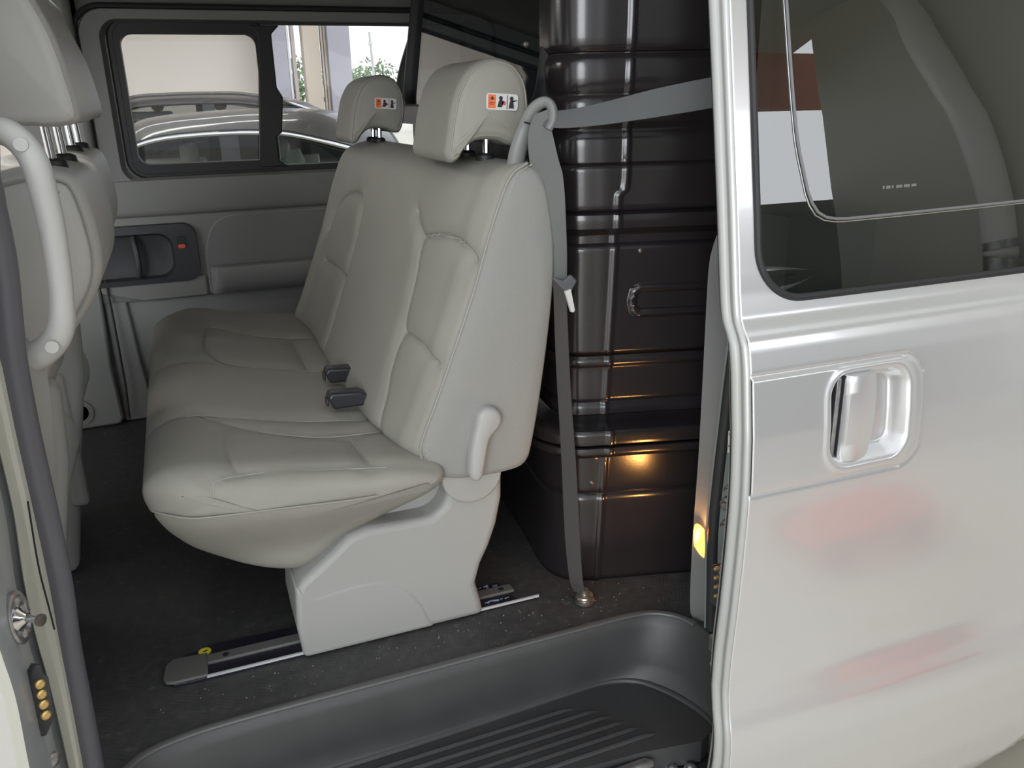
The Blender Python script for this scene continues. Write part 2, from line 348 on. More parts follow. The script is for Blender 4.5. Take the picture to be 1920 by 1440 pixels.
# ---- cars in the hall
def hall_car(x0, x1, yn, yf, side, centre, zbelt, label, paint, seatcol, rails=True):
    """side / centre: lists of (x,z) for the roof's near edge and its crown"""
    T = thing('car', label, 'car', ((x0+x1)/2, (yn+yf)/2, GZ), 'dark cars parked in the hall')
    CP = mat('car_paint', paint, .3, metal=.2, coat=.5, spec=.6)
    s = spl(side, 40); c = spl(centre, 40); xs = np.linspace(s[0][0], s[-1][0], 40)
    zs = np.interp(xs, s[:, 0], s[:, 1]); zc = np.maximum(np.interp(xs, c[:, 0], c[:, 1]), zs+.02)
    rows = []
    for k, x in enumerate(xs):
        row = []
        for a in np.linspace(-1, 1, 17):
            z = zs[k]+(zc[k]-zs[k])*(1-abs(a)**2.6); row.append((x, (yn+yf)/2+a*(yf-yn)/2*.93, z))
        row += [(x, q[1], q[2]-.03) for q in row[::-1]]
        rows.append(row)
    MB().grid(rows, cv=True, cap0=True, cap1=True).build('roof', CP, T)
    # lower body with bonnet and boot
    zb = zbelt; pr = [(x0-.75, GZ+.25), (x0-.8, zb-.45), (x0-.55, zb-.18), (x0-.1, zb-.03), (x1+.1, zb), (x1+.8, zb-.05), (x1+.95, zb-.3), (x1+.9, GZ+.28)]
    MB().prism(pr, yn, yf).build('body', CP, T, bevel=.09, seg=4)
    # pillars and glass
    n0 = [(x0+.02, zb-.02), (x1, zb-.02)]
    nm = yn+(yf-yn)*.035
    for yy, sgn in ((yn+.03, 1), (yf-.03, -1)):
        yt = nm if sgn > 0 else yf-(nm-yn)
        for xx, xt, wd in ((x0-.35, xs[0]+.02, .07), ((x0+x1)/2-.05, (x0+x1)/2-.05, .09), (x1+.45, xs[-1]-.02, .12)):
            zt = np.interp(xt, xs, zs)
            yy -= .018*sgn; yt -= .018*sgn; pil = MB(); pil.add([(xx, yy, zb), (xx+wd, yy, zb), (xt+wd, yt, zt), (xt, yt, zt), (xx, yy+.04*sgn, zb), (xx+wd, yy+.04*sgn, zb), (xt+wd, yt+.04*sgn, zt), (xt, yt+.04*sgn, zt)],
                    [(0, 1, 2, 3), (4, 5, 6, 7), (0, 1, 5, 4), (1, 2, 6, 5), (2, 3, 7, 6), (3, 0, 4, 7)])
            pil.build('window_pillar', TRIMD, T); yy += .018*sgn; yt += .018*sgn
    gm = glass('car_glass', (.62, .64, .62))
    for yy, yt in ((yn+.045, nm+.02), (yf-.045, yf-(nm-yn)-.02)):
        g = MB(); g.grid([[(x0-.35+(x1+.45-x0+.35)*k/39, yy, zb) for k in range(40)], [(xs[k], yt, zs[k]-.01) for k in range(40)]])
        g.build('side_glass', gm, T)
    e = .012
    MB().tube([(xs[k], nm-.02, zs[k]-.02) for k in range(40)], e, 8).build('chrome_trim', CHROME, T)
    if rails:
        MB().tube([(xs[k], nm+.13, zs[k]+.055+.0*k) for k in range(4, 38)], .014, 8).build('roof_rail', CHROME, T)
        MB().tube([(xs[k], yf-.25, zs[k]+.055) for k in range(4, 38)], .014, 8).build('roof_rail', CHROME, T)
    for sx in (x0+.16, x0+.66):
        st = MB(); st.box(sx, sx+.16, yn+.35, yn+.85, zb-.35, zb+.02); st.build('seat_back', seatcol, T, bevel=.05, seg=4)
        st = MB(); st.box(sx+.03, sx+.13, yn+.48, yn+.72, zb+.05, zb+.19); st.build('head_restraint', seatcol, T, bevel=.045, seg=4)
    for wx in (x0-.25, x1+.35):
        for wy, sg in ((yn, 1), (yf, -1)):
            MB().lathe((wx, wy-.01*sg, GZ+.32), (0, sg, 0), [(0, .10), (0, .24), (.01, .30), (.04, .32), (.18, .32), (.2, .28)], 28).build('wheel', [RUB], T)
    # sun visor / opposite door trim seen through the glass
    MB().box(x0-.02, x0+.36, yf-.14, yf-.10, zb-.4, zb+.05).build('inner_door_trim', WHITE, T, bevel=.02)
    return T
c1 = hall_car(-.15, .72, 4.62, 6.2, [(-.40, .70), (-.2, .793), (-.044, .836), (.212, .853), (.423, .851), (.585, .838), (.832, .775), (1.2, .66)],
         [(-.40, .74), (-.18, .885), (-.034, .922), (.195, .94), (.49, .95), (.92, .93), (1.2, .84)], .60,
         'dark grey car with chrome window trim and pale roof highlights, nearer of the two cars', (.05, .05, .052), WHITE, rails=False)
c_ = W(578, 300, 5.3); MB().box(c_[0]-.06, c_[0]+.07, 5.3, 5.36, .52, c_[2]+.035).build('pale_door_panel', mat('pale_panel', (.85, .82, .78), .6), c1, bevel=.01)
c_ = W(540, 300, 5.2); MB().lathe((c_[0], 5.2, .55), (0, 0, 1), [(0, .10), (.10, .10), (.17, .075), (.19, .03)], 20).build('pale_reflection', mat('pale_green_reflection', (.60, .72, .64), .7), c1)  # pale green solid stands in for a reflection in the car window
hall_car(-.3, .95, 7.35, 9.1, [(-.55, .88), (-.25, .985), (-.03, 1.005), (.3, 1.01), (.617, 1.0), (.95, .93), (1.3, .8)],
         [(-.55, .93), (-.285, 1.05), (-.026, 1.08), (.411, 1.08), (1.05, 1.025), (1.3, .93)], .88,
         'black car with roof rails parked farther off, against the cream wall', (.03, .03, .035), mat('tan_leather', (.40, .22, .13), .5))

hall_car(2.5, 3.8, -4.1, -2.5, [(2.2, .62), (2.6, .90), (3.2, .98), (3.8, .93), (4.2, .70)], [(2.2, .66), (2.6, .97), (3.2, 1.07), (3.8, 1.0), (4.2, .75)], .55,
         'dark car on the forecourt, seen only mirrored in the tinted door window', (.03, .03, .04), WHITE, rails=False)
pp = thing('down_pipe', 'pale curved duct down the forecourt wall, mirrored as an arc in the tinted door window', 'duct', (4.85, -1.88, GZ))
MB().tube(spl([(4.85, -2.62, 3.28), (4.85, -2.48, 2.93), (4.85, -2.37, 2.58), (4.85, -2.2, 2.25), (4.85, -2.05, 1.91), (4.85, -1.95, 1.6), (4.85, -1.9, 1.29), (4.85, -1.88, .4), (4.85, -1.88, GZ)], 60), .12, 20).build('duct', mat('pale_duct_enamel', (.85, .84, .80), .5), pp)
for zz in (.9, -.1): MB().lathe((4.85, -1.88, zz), (0, 0, 1), [(0, .13), (.05, .13)], 24).build('clamp', STEEL, pp)
# red trolley mirrored in the lower door
RT = thing('trolley_jack', 'red wedge-shaped trolley jack on the concrete, mirrored in the silver door', 'jack', (1.95, -.2, GZ))
RED = mat('red_enamel', (.80, .10, .03), .4)
MB().prism([(1.75, GZ+.06), (1.78, GZ+.10), (2.1, GZ+.22), (2.3, GZ+.18), (2.3, GZ+.06)], -.28, -.02).build('body', RED, RT, bevel=.02)
MB().tube([(2.2, -.38, GZ+.17), (2.45, -.6, GZ+.75), (2.5, -.65, GZ+.9)], .025, 12).build('handle', RED, RT)
for wx in (1.83, 2.2):
    for wy in (-.325, -.01): MB().lathe((wx, wy, GZ+.065), (0, 1, 0), [(0, .03), (0, .065), (.035, .065), (.035, .03)], 18).build('wheel', RUB, RT)
# ================================================================ VAN CABIN
YF = 2.85      # inside face of the far side
# floor with the step well cut out
edge = [(-.42, 1.10), (-.27, 1.12), (-.215, 1.16), (-.17, 1.2), (-.10, 1.219), (.02, 1.225), (.30, 1.225), (.60, 1.226), (.70, 1.226), (.757, 1.218), (.795, 1.193), (.815, 1.157), (.82, 1.10), (.82, 1.02)]
low = [(-.34, 1.02), (-.22, 1.06), (-.16, 1.12), (-.12, 1.17), (-.06, 1.20), (.02, 1.213), (.30, 1.222), (.56, 1.234), (.66, 1.236), (.72, 1.218), (.758, 1.175), (.785, 1.12), (.797, 1.07), (.797, 1.0)]
E_ = spl(edge, 90); L_ = spl(low, 90)
fl = [(p[0], p[1]) for p in E_ if p[1] > 1.101]
poly = [(-1.7, 1.12)]+fl+[(.84, 1.14), (3.1, 1.14), (3.1, 2.95), (-1.7, 2.95)]
struct('floor', MB().prism(poly, -.05, -.002, 'z'), FLOORM, smooth=False)
rows = []
ZS = -.14
for e, l in zip(E_, L_):
    e = np.array(e); l = np.array(l); d = (l-e)
    out = []
    n_ = np.array([0, -1.]) 
    for a, z in ((0, -.003), (0.0, .001)): pass
    tdir = np.array([0, 0.])
    # inward (to the cabin) offset for the lip
    c0 = np.array([.3, .2]); inw = (e-c0)/np.linalg.norm(e-c0)
    for off, z in ((.018, -.002), (.012, .003), (.004, .003), (-.001, 0), (-.004, -.006)):
        q = e+inw*off; out.append((q[0], q[1], z))
    for f in np.linspace(.08, .8, 9):
        q = e+d*(f*.8)-inw*.006*(1+.8*math.sin(f*3.14)); out.append((q[0], q[1], ZS*f))
    for f, zz in ((.86, .90), (.90, .95), (.97, .985), (1.05, 1.0)):
        q = e+d*f-inw*.006*(1.3+ (f-.8)*18*0.3); out.append((q[0], q[1], ZS*zz))
    q = l-inw*.015; out.append((q[0], q[1], ZS-.004)); q = l-inw*.03; out.append((q[0], q[1], ZS-.0045))
    rows.append(out)
stepT = thing('entry_step', 'dark grey moulded entry step with raised ribs below the cabin floor edge', 'step', (.3, 1.15, ZS))
MB().grid(rows).build('riser', STEP, stepT, angle=70)
bd = [(p[0]+(.3-p[0])*-.0, p[1]+.004, .0005) for p in E_ if p[1] > 1.14]
LIPHI = mat('step_lip_highlight', (.085, .085, .084), .34, bump=.2, scale=1200)  # lighter grey paints the step lip's highlight into the bead colour
MB().tube(bd, .0075, 10, ell=.7).build('edge_bead', LIPHI, stepT)
bd = [(p[0]-.004, p[1]-.008, ZS+.001) for p in L_ if p[0] > -.1]
MB().tube(bd, .0075, 10, ell=.8).build('edge_bead', STEP, stepT)
tread = [(p[0], p[1]) for p in L_]+[(.775, 1.03), (.75, 1.018), (.64, 1.035), (.5, 1.045), (.2, 1.05), (-.3, 1.0)]
MB().prism(tread, ZS-.05, ZS-.003, 'z').build('tread', STEP, stepT, smooth=False)
# ribs
for k in range(6):
    y = 1.185-k*.0235
    xe = .60+.012*k-(.02 if k == 0 else 0)+k*.006
    mb = MB(); mb.tube([(-.1, y-.012, ZS-.002), (xe-.03, y, ZS-.001), (xe, y, ZS-.006)], [.0048, .0048, .002], 8); mb.build('rib', STEP, stepT)
MB().prism([(-.1, 1.028), (.55, 1.032), (.64, 1.035), (.655, 1.02), (.55, 1.012), (-.1, 1.005)], ZS-.03, ZS-.012, 'z').build('edge_strip', STEEL, stepT, bevel=.004)
# under-sill bracket with bolts
t = thing('sill_bracket', 'black steel bracket with two round bolts under the step end', 'bracket', (.74, 1.0, ZS-.06))
MB().prism([(.55, .99), (.82, .99), (.83, 1.0), (.83, 1.10), (.55, 1.06)], ZS-.09, ZS-.055, 'z').build('plate', RUB, t, bevel=.004)
for bx, by in ((.693, 1.022), (.725, 1.012)):
    MB().lathe((bx, by, ZS-.056), (0, -.3, 1), [(0, .013), (.004, .013), (.006, .009), (.013, .008), (.015, .004)], 16).build('bolt', STEEL, t)

# ceiling, outer walls of the body
struct('ceiling', MB().box(-1.9, 3.1, 1.12, 2.97, 1.30, 1.36), HEADL, smooth=False)
wl = MB(); wl.box(-.40, -.20, 2.86, 2.95, .70, 1.30); wl.box(-.22, 3.1, 2.86, 2.95, 1.215, 1.30); wl.box(-.40, .95, 2.86, 2.95, -.05, .755)
wl.box(.80, 1.02, 2.86, 2.95, .7, 1.3); wl.box(.95, 3.1, 2.86, 2.95, -.05, 1.3)
wl.box(-1.9, -.38, 2.86, 2.95, -.05, .72); wl.box(2.2, 3.1, 2.86, 2.95, .9, 1.3)
struct('wall_left', wl, TRIM, 'grey inner side of the van body around the far windows', smooth=False)
wr = MB(); wr.box(.86, 3.1, 1.10, 1.14, -.5, 1.3); wr.box(-1.9, -.50, 1.02, 1.08, -.5, .6); wr.box(-1.9, 3.1, 1.12, 1.16, 1.27, 1.36)
struct('wall_right', wr, TRIM2, 'near side of the van body behind the open sliding door', smooth=False)
tb = MB(); tb.box(3.05, 3.1, 1.12, 2.95, -.3, 1.3)
struct('wall_back', tb, TRIMD, 'dark tailgate behind the bulkhead', smooth=False)

dl = thing('added_fill_lamp', 'added unseen fill lamp in the van ceiling above the cabin floor', 'lamp', (-.25, 1.95, 1.30))  # lamp added out of view to brighten the cabin interior
MB().box(-.36, -.14, 1.87, 2.03, 1.285, 1.30).build('lamp_frame', PLAS, dl, bevel=.006)
MB().box(-.34, -.16, 1.89, 2.01, 1.279, 1.2845).build('lamp_lens', mat('fill_lamp_lens', (1, .97, .92), .4, emit=2.0), dl, bevel=.002)
area_light('added_fill_light', (-.25, 1.95, 1.277), (-.2, 1.95, 0), (.18, .12), 2.1, (1, .96, .90))
# ---- far sliding door seen from inside
D = thing('sliding_door', 'closed far sliding door with grey inner trim, sliding window and recessed handle', 'door', (.3, 2.85, 0))
# upper surround with reveal
mb = MB()
loops(mb, [(rr(-.205, 1.05, .58, 1.243, .075), 2.845), (rr(-.20, 1.05, .60, 1.238, .07), 2.835), (rr(-.150, .98, .75, 1.213, .055), 2.838), (rr(-.132, .97, .763, 1.207, .05), 2.875)])
mb.build('window_surround', mat('window_surround_grey', (.19, .19, .185), .55, bump=.1, scale=1000), D, angle=50)
mb = MB(); L = rr(-.212, 1.06, .5, 1.248, .075); mb.tube([(p[0], 2.838, p[1]) for p in L], .008, 8, closed=True); mb.build('perimeter_seal', RUB, D)
# rubber window frame of two panes
mb = MB()
loops(mb, [(rr(-.134, .975, .761, 1.217, .055), 2.868), (rr(-.128, .97, .766, 1.213, .052), 2.856), (rr(-.105, .945, .783, 1.205, .036), 2.856), (rr(-.102, .942, .785, 1.203, .035), 2.885)]); mb.build('window_frame', RUB, D, angle=50)
mb = MB()
loops(mb, [(rr(-.118, .325, .772, 1.208, .04), 2.866), (rr(-.114, .321, .775, 1.205, .04), 2.850), (rr(-.098, .284, .802, 1.176, .034), 2.850), (rr(-.096, .286, .804, 1.174, .033), 2.882)]); mb.build('sliding_pane_frame', RUB, D, angle=50)
mb = MB(); Lf = [(.262, .80), (.300, .765), (.345, .765), (.318, .80), (.318, .862), (.345, .88), (.352, .99), (.336, 1.02), (.336, 1.17), (.345, 1.2), (.29, 1.2), (.285, 1.17)]
mb.prism([(.255, .78), (.345, .78), (.318, .80), (.318, .872), (.336, .885), (.350, .99), (.334, 1.02), (.334, 1.175), (.36, 1.2), (.27, 1.2), (.292, 1.175), (.288, 1.1)], 2.846, 2.872)
mb.build('window_mullion', RUB, D, bevel=.004)
# fill above the fixed pane so its opening is taller than the sliding pane
mb = MB(); mb.box(-.10, .945, 2.874, 2.877, .775, 1.205); mb.build('window_pane', GLASSC, D, smooth=False)
# trim panel: upper belt, main panel, bottom
mb = MB()
prof = [(.765, 2.852), (.757, 2.832), (.735, 2.825), (.668, 2.822), (.655, 2.828), (.652, 2.834), (.649, 2.822), (.640, 2.818), (.40, 2.818), (.392, 2.822), (.385, 2.85)]
xs = np.linspace(-.262, .98, 60)
rows = []
bz = rr(-.32, .034, .446, .628, .042)     # bezel opening
for x in xs: rows.append([(x, y, z) for z, y in prof])
mb.grid(rows, cap0=True, cap1=True); mb.build('trim_panel', TRIM, D, angle=40)
# raised band left part (the panel around the handle is thicker below)
mb = MB(); mb.prism([(-.262, .425), (-.15, .392), (.045, .392), (.048, .40), (.048, .46), (-.262, .46)], 2.806, 2.822); mb.build('lower_lip', TRIM, D, bevel=.006)
# arm-rest recess and pocket
arc = spl([(.058, .40), (.058, .50), (.068, .565), (.095, .615), (.14, .637), (.22, .641), (.6, .641)], 50)
mb = MB(); mb.tube([(p[0], 2.817, p[1]) for p in arc], .005, 8); mb.build('recess_edge', TRIM2, D)
mb = MB(); mb.prism([tuple(p) for p in arc]+[(.6, .40)], 2.812, 2.8175); mb.build('recess_panel', mat('recess_grey', (.20, .20, .195), .65, bump=.15, scale=900), D, smooth=False)
mb = MB(); pk = [(.392, 2.815), (.396, 2.795), (.43, 2.770), (.470, 2.760), (.484, 2.764), (.489, 2.776), (.487, 2.80), (.484, 2.815)]
xs2 = np.linspace(.062, .62, 30); rows = []
for i, x in enumerate(xs2):
    k = smooth(0, .02, x-.06); rows.append([(x, 2.815+(y-2.815)*(.4+.6*k), .392+(z-.392)*(.93+.07*k)) for z, y in pk])
mb.grid(rows, cap0=True, cap1=True); mb.build('armrest_pocket', TRIM2, D, angle=50)
# lower body panel under the door trim
mb = MB(); mb.prism([(-.262, -.01), (-.262, .43), (-.205, .43), (-.165, .425), (-.155, .40), (1.0, .40), (1.0, -.01)], 2.842, 2.86); mb.build('lower_panel', TRIM2, D, bevel=.006)
mb = MB(); mb.prism([(-.262, .43), (-.200, .425), (-.185, .20), (-.165, 0), (-.262, 0)], 2.826, 2.845); mb.build('lower_front_panel', TRIM2, D, bevel=.006)
# handle bezel
mb = MB(); loops(mb, [(rr(-.32, .036, .445, .628, .042), 2.817), (rr(-.318, .034, .447, .626, .042), 2.797), (rr(-.30, -.035, .463, .602, .045), 2.795), (rr(-.295, -.043, .47, .595, .045), 2.811), (rr(-.28, -.06, .48, .585, .04), 2.8155)], cap1=True)
bz = mb.build('handle_bezel', TRIMD, D, angle=40)
mb = MB(); mb.tube(spl([(-.148, 2.815, .474), (-.145, 2.790, .49), (-.143, 2.783, .53), (-.146, 2.790, .575), (-.148, 2.815, .59)], 20), [.009]*20, 10, ell=1.5); mb.build('inner_handle', mat('inner_handle_grey', (.06, .06, .065), .4), bz)
mb = MB(); mb.prism(rr(-.023, .000, .563, .589, .004), 2.790, 2.80); mb.build('lock_switch', RUB, bz)
mb = MB(); mb.prism(rr(-.022, -.001, .5515, .5635, .005), 2.789, 2.80); mb.build('lock_marker', REDLOCK, bz, bevel=.001).__setitem__('label', 'red lock marker')
# far B pillar trim with belt anchor
P_ = thing('pillar_trim', 'light grey lower pillar trim on the far side between front seats and sliding door', 'trim', (-.32, 2.8, 0))
a = [W(150, 560, 2.8), W(198, 525, 2.8), W(232, 790, 2.8), W(225, 797, 2.8), W(132, 806, 2.8), W(120, 560, 2.8)]
mb = MB(); mb.prism([(-.42, .48), (-.262, .48), (-.27, .2), (-.262, .02), (-.275, .001), (-.42, .001)], 2.80, 2.84); mb.build('panel', mat('pillar_trim_grey', (.22, .225, .215), .55, bump=.12, scale=1100), P_, bevel=.008)
mb = MB(); c = W(148, 775, 2.8); mb.lathe((c[0], 2.80, c[2]), (0, -1, 0), [(0, .045), (.004, .043), (.004, .03), (-.002, .027)], 24); mb.build('anchor_recess', TRIM, P_)
mb = MB(); mb.lathe((c[0], 2.80, c[2]), (0, -1, 0), [(0, .016), (.012, .014), (.018, .008)], 14); mb.build('anchor_bolt', CHROME, P_)
t = tag(MB().tube([W(198, 525, 2.80), W(213, 600, 2.80), W(235, 720, 2.80), W(243, 785, 2.80)], .0035, 8).build('edge_seal', RUB), 'thin black rubber edge seal between the far pillar trim and sliding door', 'seal')
tp = MB(); tp.prism([(-.40, .72), (-.40, 1.30), (-.21, 1.30), (-.21, .72)], 2.80, 2.86); tag(tp.build('pillar_cover', TRIM2, bevel=.02), 'grey upper pillar cover on the far side beside the sliding window', 'trim')

# ================================================================ BULKHEAD
B = thing('bulkhead', 'glossy black moulded bulkhead with horizontal ribs and window behind the bench seat', 'partition', (.9, 1.5, 0))
plan = [(.775, 2.86), (.745, 2.4), (.705, 1.95), (.675, 1.62), (.660, 1.50), (.662, 1.445), (.682, 1.412), (.72, 1.398), (.80, 1.378), (.93, 1.343), (1.05, 1.31)]
Pp = []
for i in range(len(plan)-1):
    pass
Pl = spl(plan, 620)
# keep the corner tight
Tn = np.gradient(Pl, axis=0); Tn /= np.linalg.norm(Tn, axis=1)[:, None]
Nn = np.stack([Tn[:, 1], -Tn[:, 0]], 1)
if Nn[0][0] > 0: Nn = -Nn
zk = sorted(set(list(np.linspace(0, 1.3, 120))+list(np.arange(.560, .636, .0025).round(4))+[round(z+d, 4) for z in (.045, .20, .285, .305, .335, .352, .374, .413, .479, .702, .722, .761, .773, .795, .851, .911, .971, 1.044) for d in (-.012, -.008, -.004, 0, .004, .008, .012)]))
def roff(z):
    o = .0
    o += .035*(1-smooth(.300, .306, z)) * 0
    o -= .006*math.exp(-((z-.200)/.007)**2)
    o += .035*smooth(.296, .302, z)*(1-smooth(.345, .360, z))       # lid rim of the lower box
    o -= .010*smooth(.314, .318, z)*(1-smooth(.322, .326, z))
    o += .020*(1-smooth(.352, .365, z))                             # lower box stands proud
    o -= .005*math.exp(-((z-.392)/.006)**2)
    o += .007*math.exp(-((z-.479)/.007)**2)
    o -= .010*smooth(.700, .706, z)*(1-smooth(.728, .734, z))
    o += .014*smooth(.734, .739, z)*(1-smooth(.762, .766, z))
    o -= .006*math.exp(-((z-.771)/.004)**2)
    o += .006*smooth(.771, .775, z)*(1-smooth(.850, .852, z))
    o -= .007*math.exp(-((z-.915)/.010)**2)
    o -= .006*math.exp(-((z-.975)/.009)**2)
    o -= .008*math.exp(-((z-1.044)/.009)**2)
    return o
rows = []
winm = []
for z in zk:
    row = []
    for k, (p, n_) in enumerate(zip(Pl, Nn)):
        o = roff(z); x, y = p
        if y > 1.52: o *= smooth(1.75, 1.52, y) if z > .5 else 1
        # vertical parting bead on the side face
        s_ = np.interp(z, [0, .3, .6, .8, .81, 1.1], [.722, .735, .748, .755, .768, .775])
        if y < 1.41 and x > .66: o += .0035*math.exp(-((x-s_)/.0045)**2)
        # slot-shaped recess outline
        if y < 1.41 and x > .75 and .55 < z < .65:
            dd = pdist(np.array(x), np.array(z), [(1.2, .573), (.80, .573), (.790, .580), (.786, .598), (.790, .616), (.80, .622), (1.2, .622)])
            o += .0055*math.exp(-(float(dd)/.0045)**2)
        taper = .0
        row.append((x+n_[0]*o+.012*(z-.5)*(1 if y > 1.5 else 0)*0, y+n_[1]*o, z))
    rows.append(row)
G = np.array(rows); nz, npth = G.shape[:2]
mb = MB(); fs = []
for i in range(nz-1):
    for j in range(npth-1):
        y = G[i, j, 1]; z = G[i, j, 2]
        if 1.515 < y < 2.90 and z > .935 and G[i+1, j, 2] < 1.29: continue     # window opening
        fs.append((i*npth+j, i*npth+j+1, (i+1)*npth+j+1, (i+1)*npth+j))
mb.add(G.reshape(-1, 3), fs)
bo = mb.build('moulded_panel', BULK, B, angle=50)
md = bo.modifiers.new('t', 'SOLIDIFY'); md.thickness = .012; md.offset = 0
# bulkhead window frame, following the slightly skewed plane of its inner part
def bw(y, z): return (np.interp(y, [1.45, 1.62, 1.95, 2.4, 2.86], [.657, .670, .690, .710, .730])+.16*max(0, z-.95)-.004, y, z)
mb = MB(); Lp = rr(1.52, 2.72, .955, 1.40, .05)
rows = []
for dx, ins in ((.02, -.012), (-.012, -.016), (-.020, -.004), (-.020, .010), (-.012, .016), (.02, .016)):
    Lq = rr(1.50+ins, 2.73-ins, .945+ins, 1.40-ins, .05); rows.append([(bw(q[0], min(q[1], 1.299))[0]+dx, q[0], min(q[1], 1.299)) for q in Lq])
mb.grid(rows, cu=False, cv=True); mb.build('window_frame', RUB, B, angle=50)
mb = MB(); mb.add([bw(1.50, .94), bw(2.75, .94), bw(2.75, 1.3), bw(1.50, 1.3)], [(0, 1, 2, 3)])
q = mb.build('window_pane', GLASSB, B, smooth=False); q.modifiers.new('t', 'SOLIDIFY').thickness = .004
# far upright post where the bulkhead meets the side wall
mb = MB(); ps = [W(792, 0, 2.80), W(772, 70, 2.80), W(752, 140, 2.80), W(742, 215, 2.80)]
mb.tube(spl([p+np.array([.012, .0, 0]) for p in ps], 16), .022, 10); mb.build('frame_post', RUB, B)
mb = MB(); mb.box(.64, .70, 1.62, 2.8, .885, .935)
mb = MB(); mb.grid([[bw(y, .955)[0:1]+(y, .955) for y in np.linspace(1.55, 2.8, 12)], [(bw(y, 0)[0]-.03, y, .955) for y in np.linspace(1.55, 2.8, 12)], [(bw(y, 0)[0]-.03, y, .905) for y in np.linspace(1.55, 2.8, 12)], [(bw(y, 0)[0], y, .905) for y in np.linspace(1.55, 2.8, 12)]], cu=True, cap0=False)
mb.build('cross_bar', BULK, B, angle=30)
for (u, v) in ((1029, 76), (1120, 860), (1113, 908), (1170, 427), (1203, 470), (1138, 378), (1200, 380)):
    c = W(u, v, 1.368); c[1] = np.interp(c[0], Pl[::-1, 0][:80], Pl[::-1, 1][:80]) if False else 1.37
    k = np.argmin(abs(Pl[380:, 0]-c[0]))+380; c[1] = Pl[k, 1]-.004-.02*(c[2] < .35)-.001
    MB().lathe(c, (0, -1, 0), [(-.004, .005), (.003, .005), (.005, .0025)], 10).build('rivet', DSTEEL, B)
# ================================================================ REAR BENCH SEAT
Y0, Y1 = 1.335, 2.50
bench = thing('bench_seat', 'grey vinyl three-seat bench with two head restraints and plastic side covers', 'seat', (.2, 1.9, 0))
bprof = [(.352, .342), (.338, .372), (.345, .405), (.377, .479), (.444, .645), (.487, .77), (.520, .845), (.552, .868), (.580, .85), (.594, .80), (.602, .72), (.596, .62), (.577, .48), (.555, .36), (.540, .318), (.505, .306), (.42, .306), (.372, .318)]
seamL = [  # seams on the front face in (y, z)
    spl([(1.46, .34), (1.485, .44), (1.502, .48), (1.508, .55), (1.520, .615), (1.530, .673), (1.551, .723), (1.585, .748), (1.61, .765)], 24),
    spl([(1.551, .723), (1.503, .733), (1.441, .740), (1.396, .735), (1.366, .724), (1.350, .708)], 24),
    spl([(1.508, .553), (1.432, .552), (1.36, .530)], 8),
    spl([(2.02, .30), (2.03, .45), (2.045, .56), (2.06, .70), (2.075, .76)], 24),
    spl([(2.06, .69), (2.10, .738), (2.18, .748), (2.28, .735), (2.36, .69), (2.38, .63)], 24),
    [(2.06, .560), (2.33, .556)],
]
def bdisp(P, N, y):
    z = P[:, 1]; wf = np.clip(-N[:, 0], 0, 1)**1.0 * smooth(.30, .40, z)
    fx = (P[:, 0] < .30+.42*(z-.3)+.10)
    d0 = min(y-Y0, Y1-y)
    b = math.sqrt(max(0, 1-(1-min(1, max(0, d0)/.085))**2))
    bulge = .068*b + .010*math.exp(-((d0-.07)/.04)**2)
    near = .064*(1-math.exp(-max(0, y-Y0)/.085))+.004*math.exp(-((y-Y0-.035)/.02)**2)
    kf = float(smooth(1.95, 2.25, y)); bulge = near*(1-kf)+bulge*kf
    # seat hollows between bolsters
    hol = 0
    for cy, hw in ((2.21, .13),):
        hol += -.010*math.exp(-((y-cy)/hw)**2)
    dx = -(bulge+hol)*wf
    ya = np.full(len(z), y); g = np.zeros(len(z))
    for Lq in seamL:
        dd = pdist(ya, z, Lq); g += -.008*np.exp(-(dd/.0035)**2)-.006*np.exp(-(dd/.018)**2)
    # raised insert panels
    ins = 0
    dx = dx-np.maximum(g, -.012)*0
    dx = dx - g*wf*-1*-1
    return np.stack([dx, -dx*.0], 1)
mb = pillow(bprof, Y0, Y1, .012, ny=330, n=330, disp=bdisp, dome=.004)
back = mb.build('backrest', LEATHER, bench, angle=60)
# lateral panel of coarser cloth
sp = spl(bprof, 120, True); c = sp.mean(0)
mb = MB(); rows = []
for s_, y in ((.985, Y0+.003), (.975, Y0-.004), (.93, Y0-.007), (.7, Y0-.010), (.35, Y0-.012), (.02, Y0-.012)):
    Q = c+(sp-c)*s_; rows.append([(q[0], y, q[1]) for q in Q])
mb.grid(rows, cv=True, cap1=True); mb.build('backrest_side_panel', SIDEFAB, back, angle=60)
# piping along the front edge of the side panel
ft = spl([(.352, .342), (.338, .372), (.345, .405), (.377, .479), (.444, .645), (.487, .77), (.520, .845), (.552, .868)], 60)
mb = MB()
for i in range(0, 59):
    a_, b_ = ft[i], ft[i+1]
    mb.tube([(a_[0]+.011, Y0-.0065, a_[1]), (a_[0]*.35+b_[0]*.65+.011, Y0-.0065, a_[1]*.35+b_[1]*.65)], .0011, 5)
mb.build('stitching', STITCH, back)
mb = MB(); mb.tube([(p[0]+.001, Y0-.001, p[1]) for p in ft], .0028, 8); mb.build('piping', LEATHER, back)
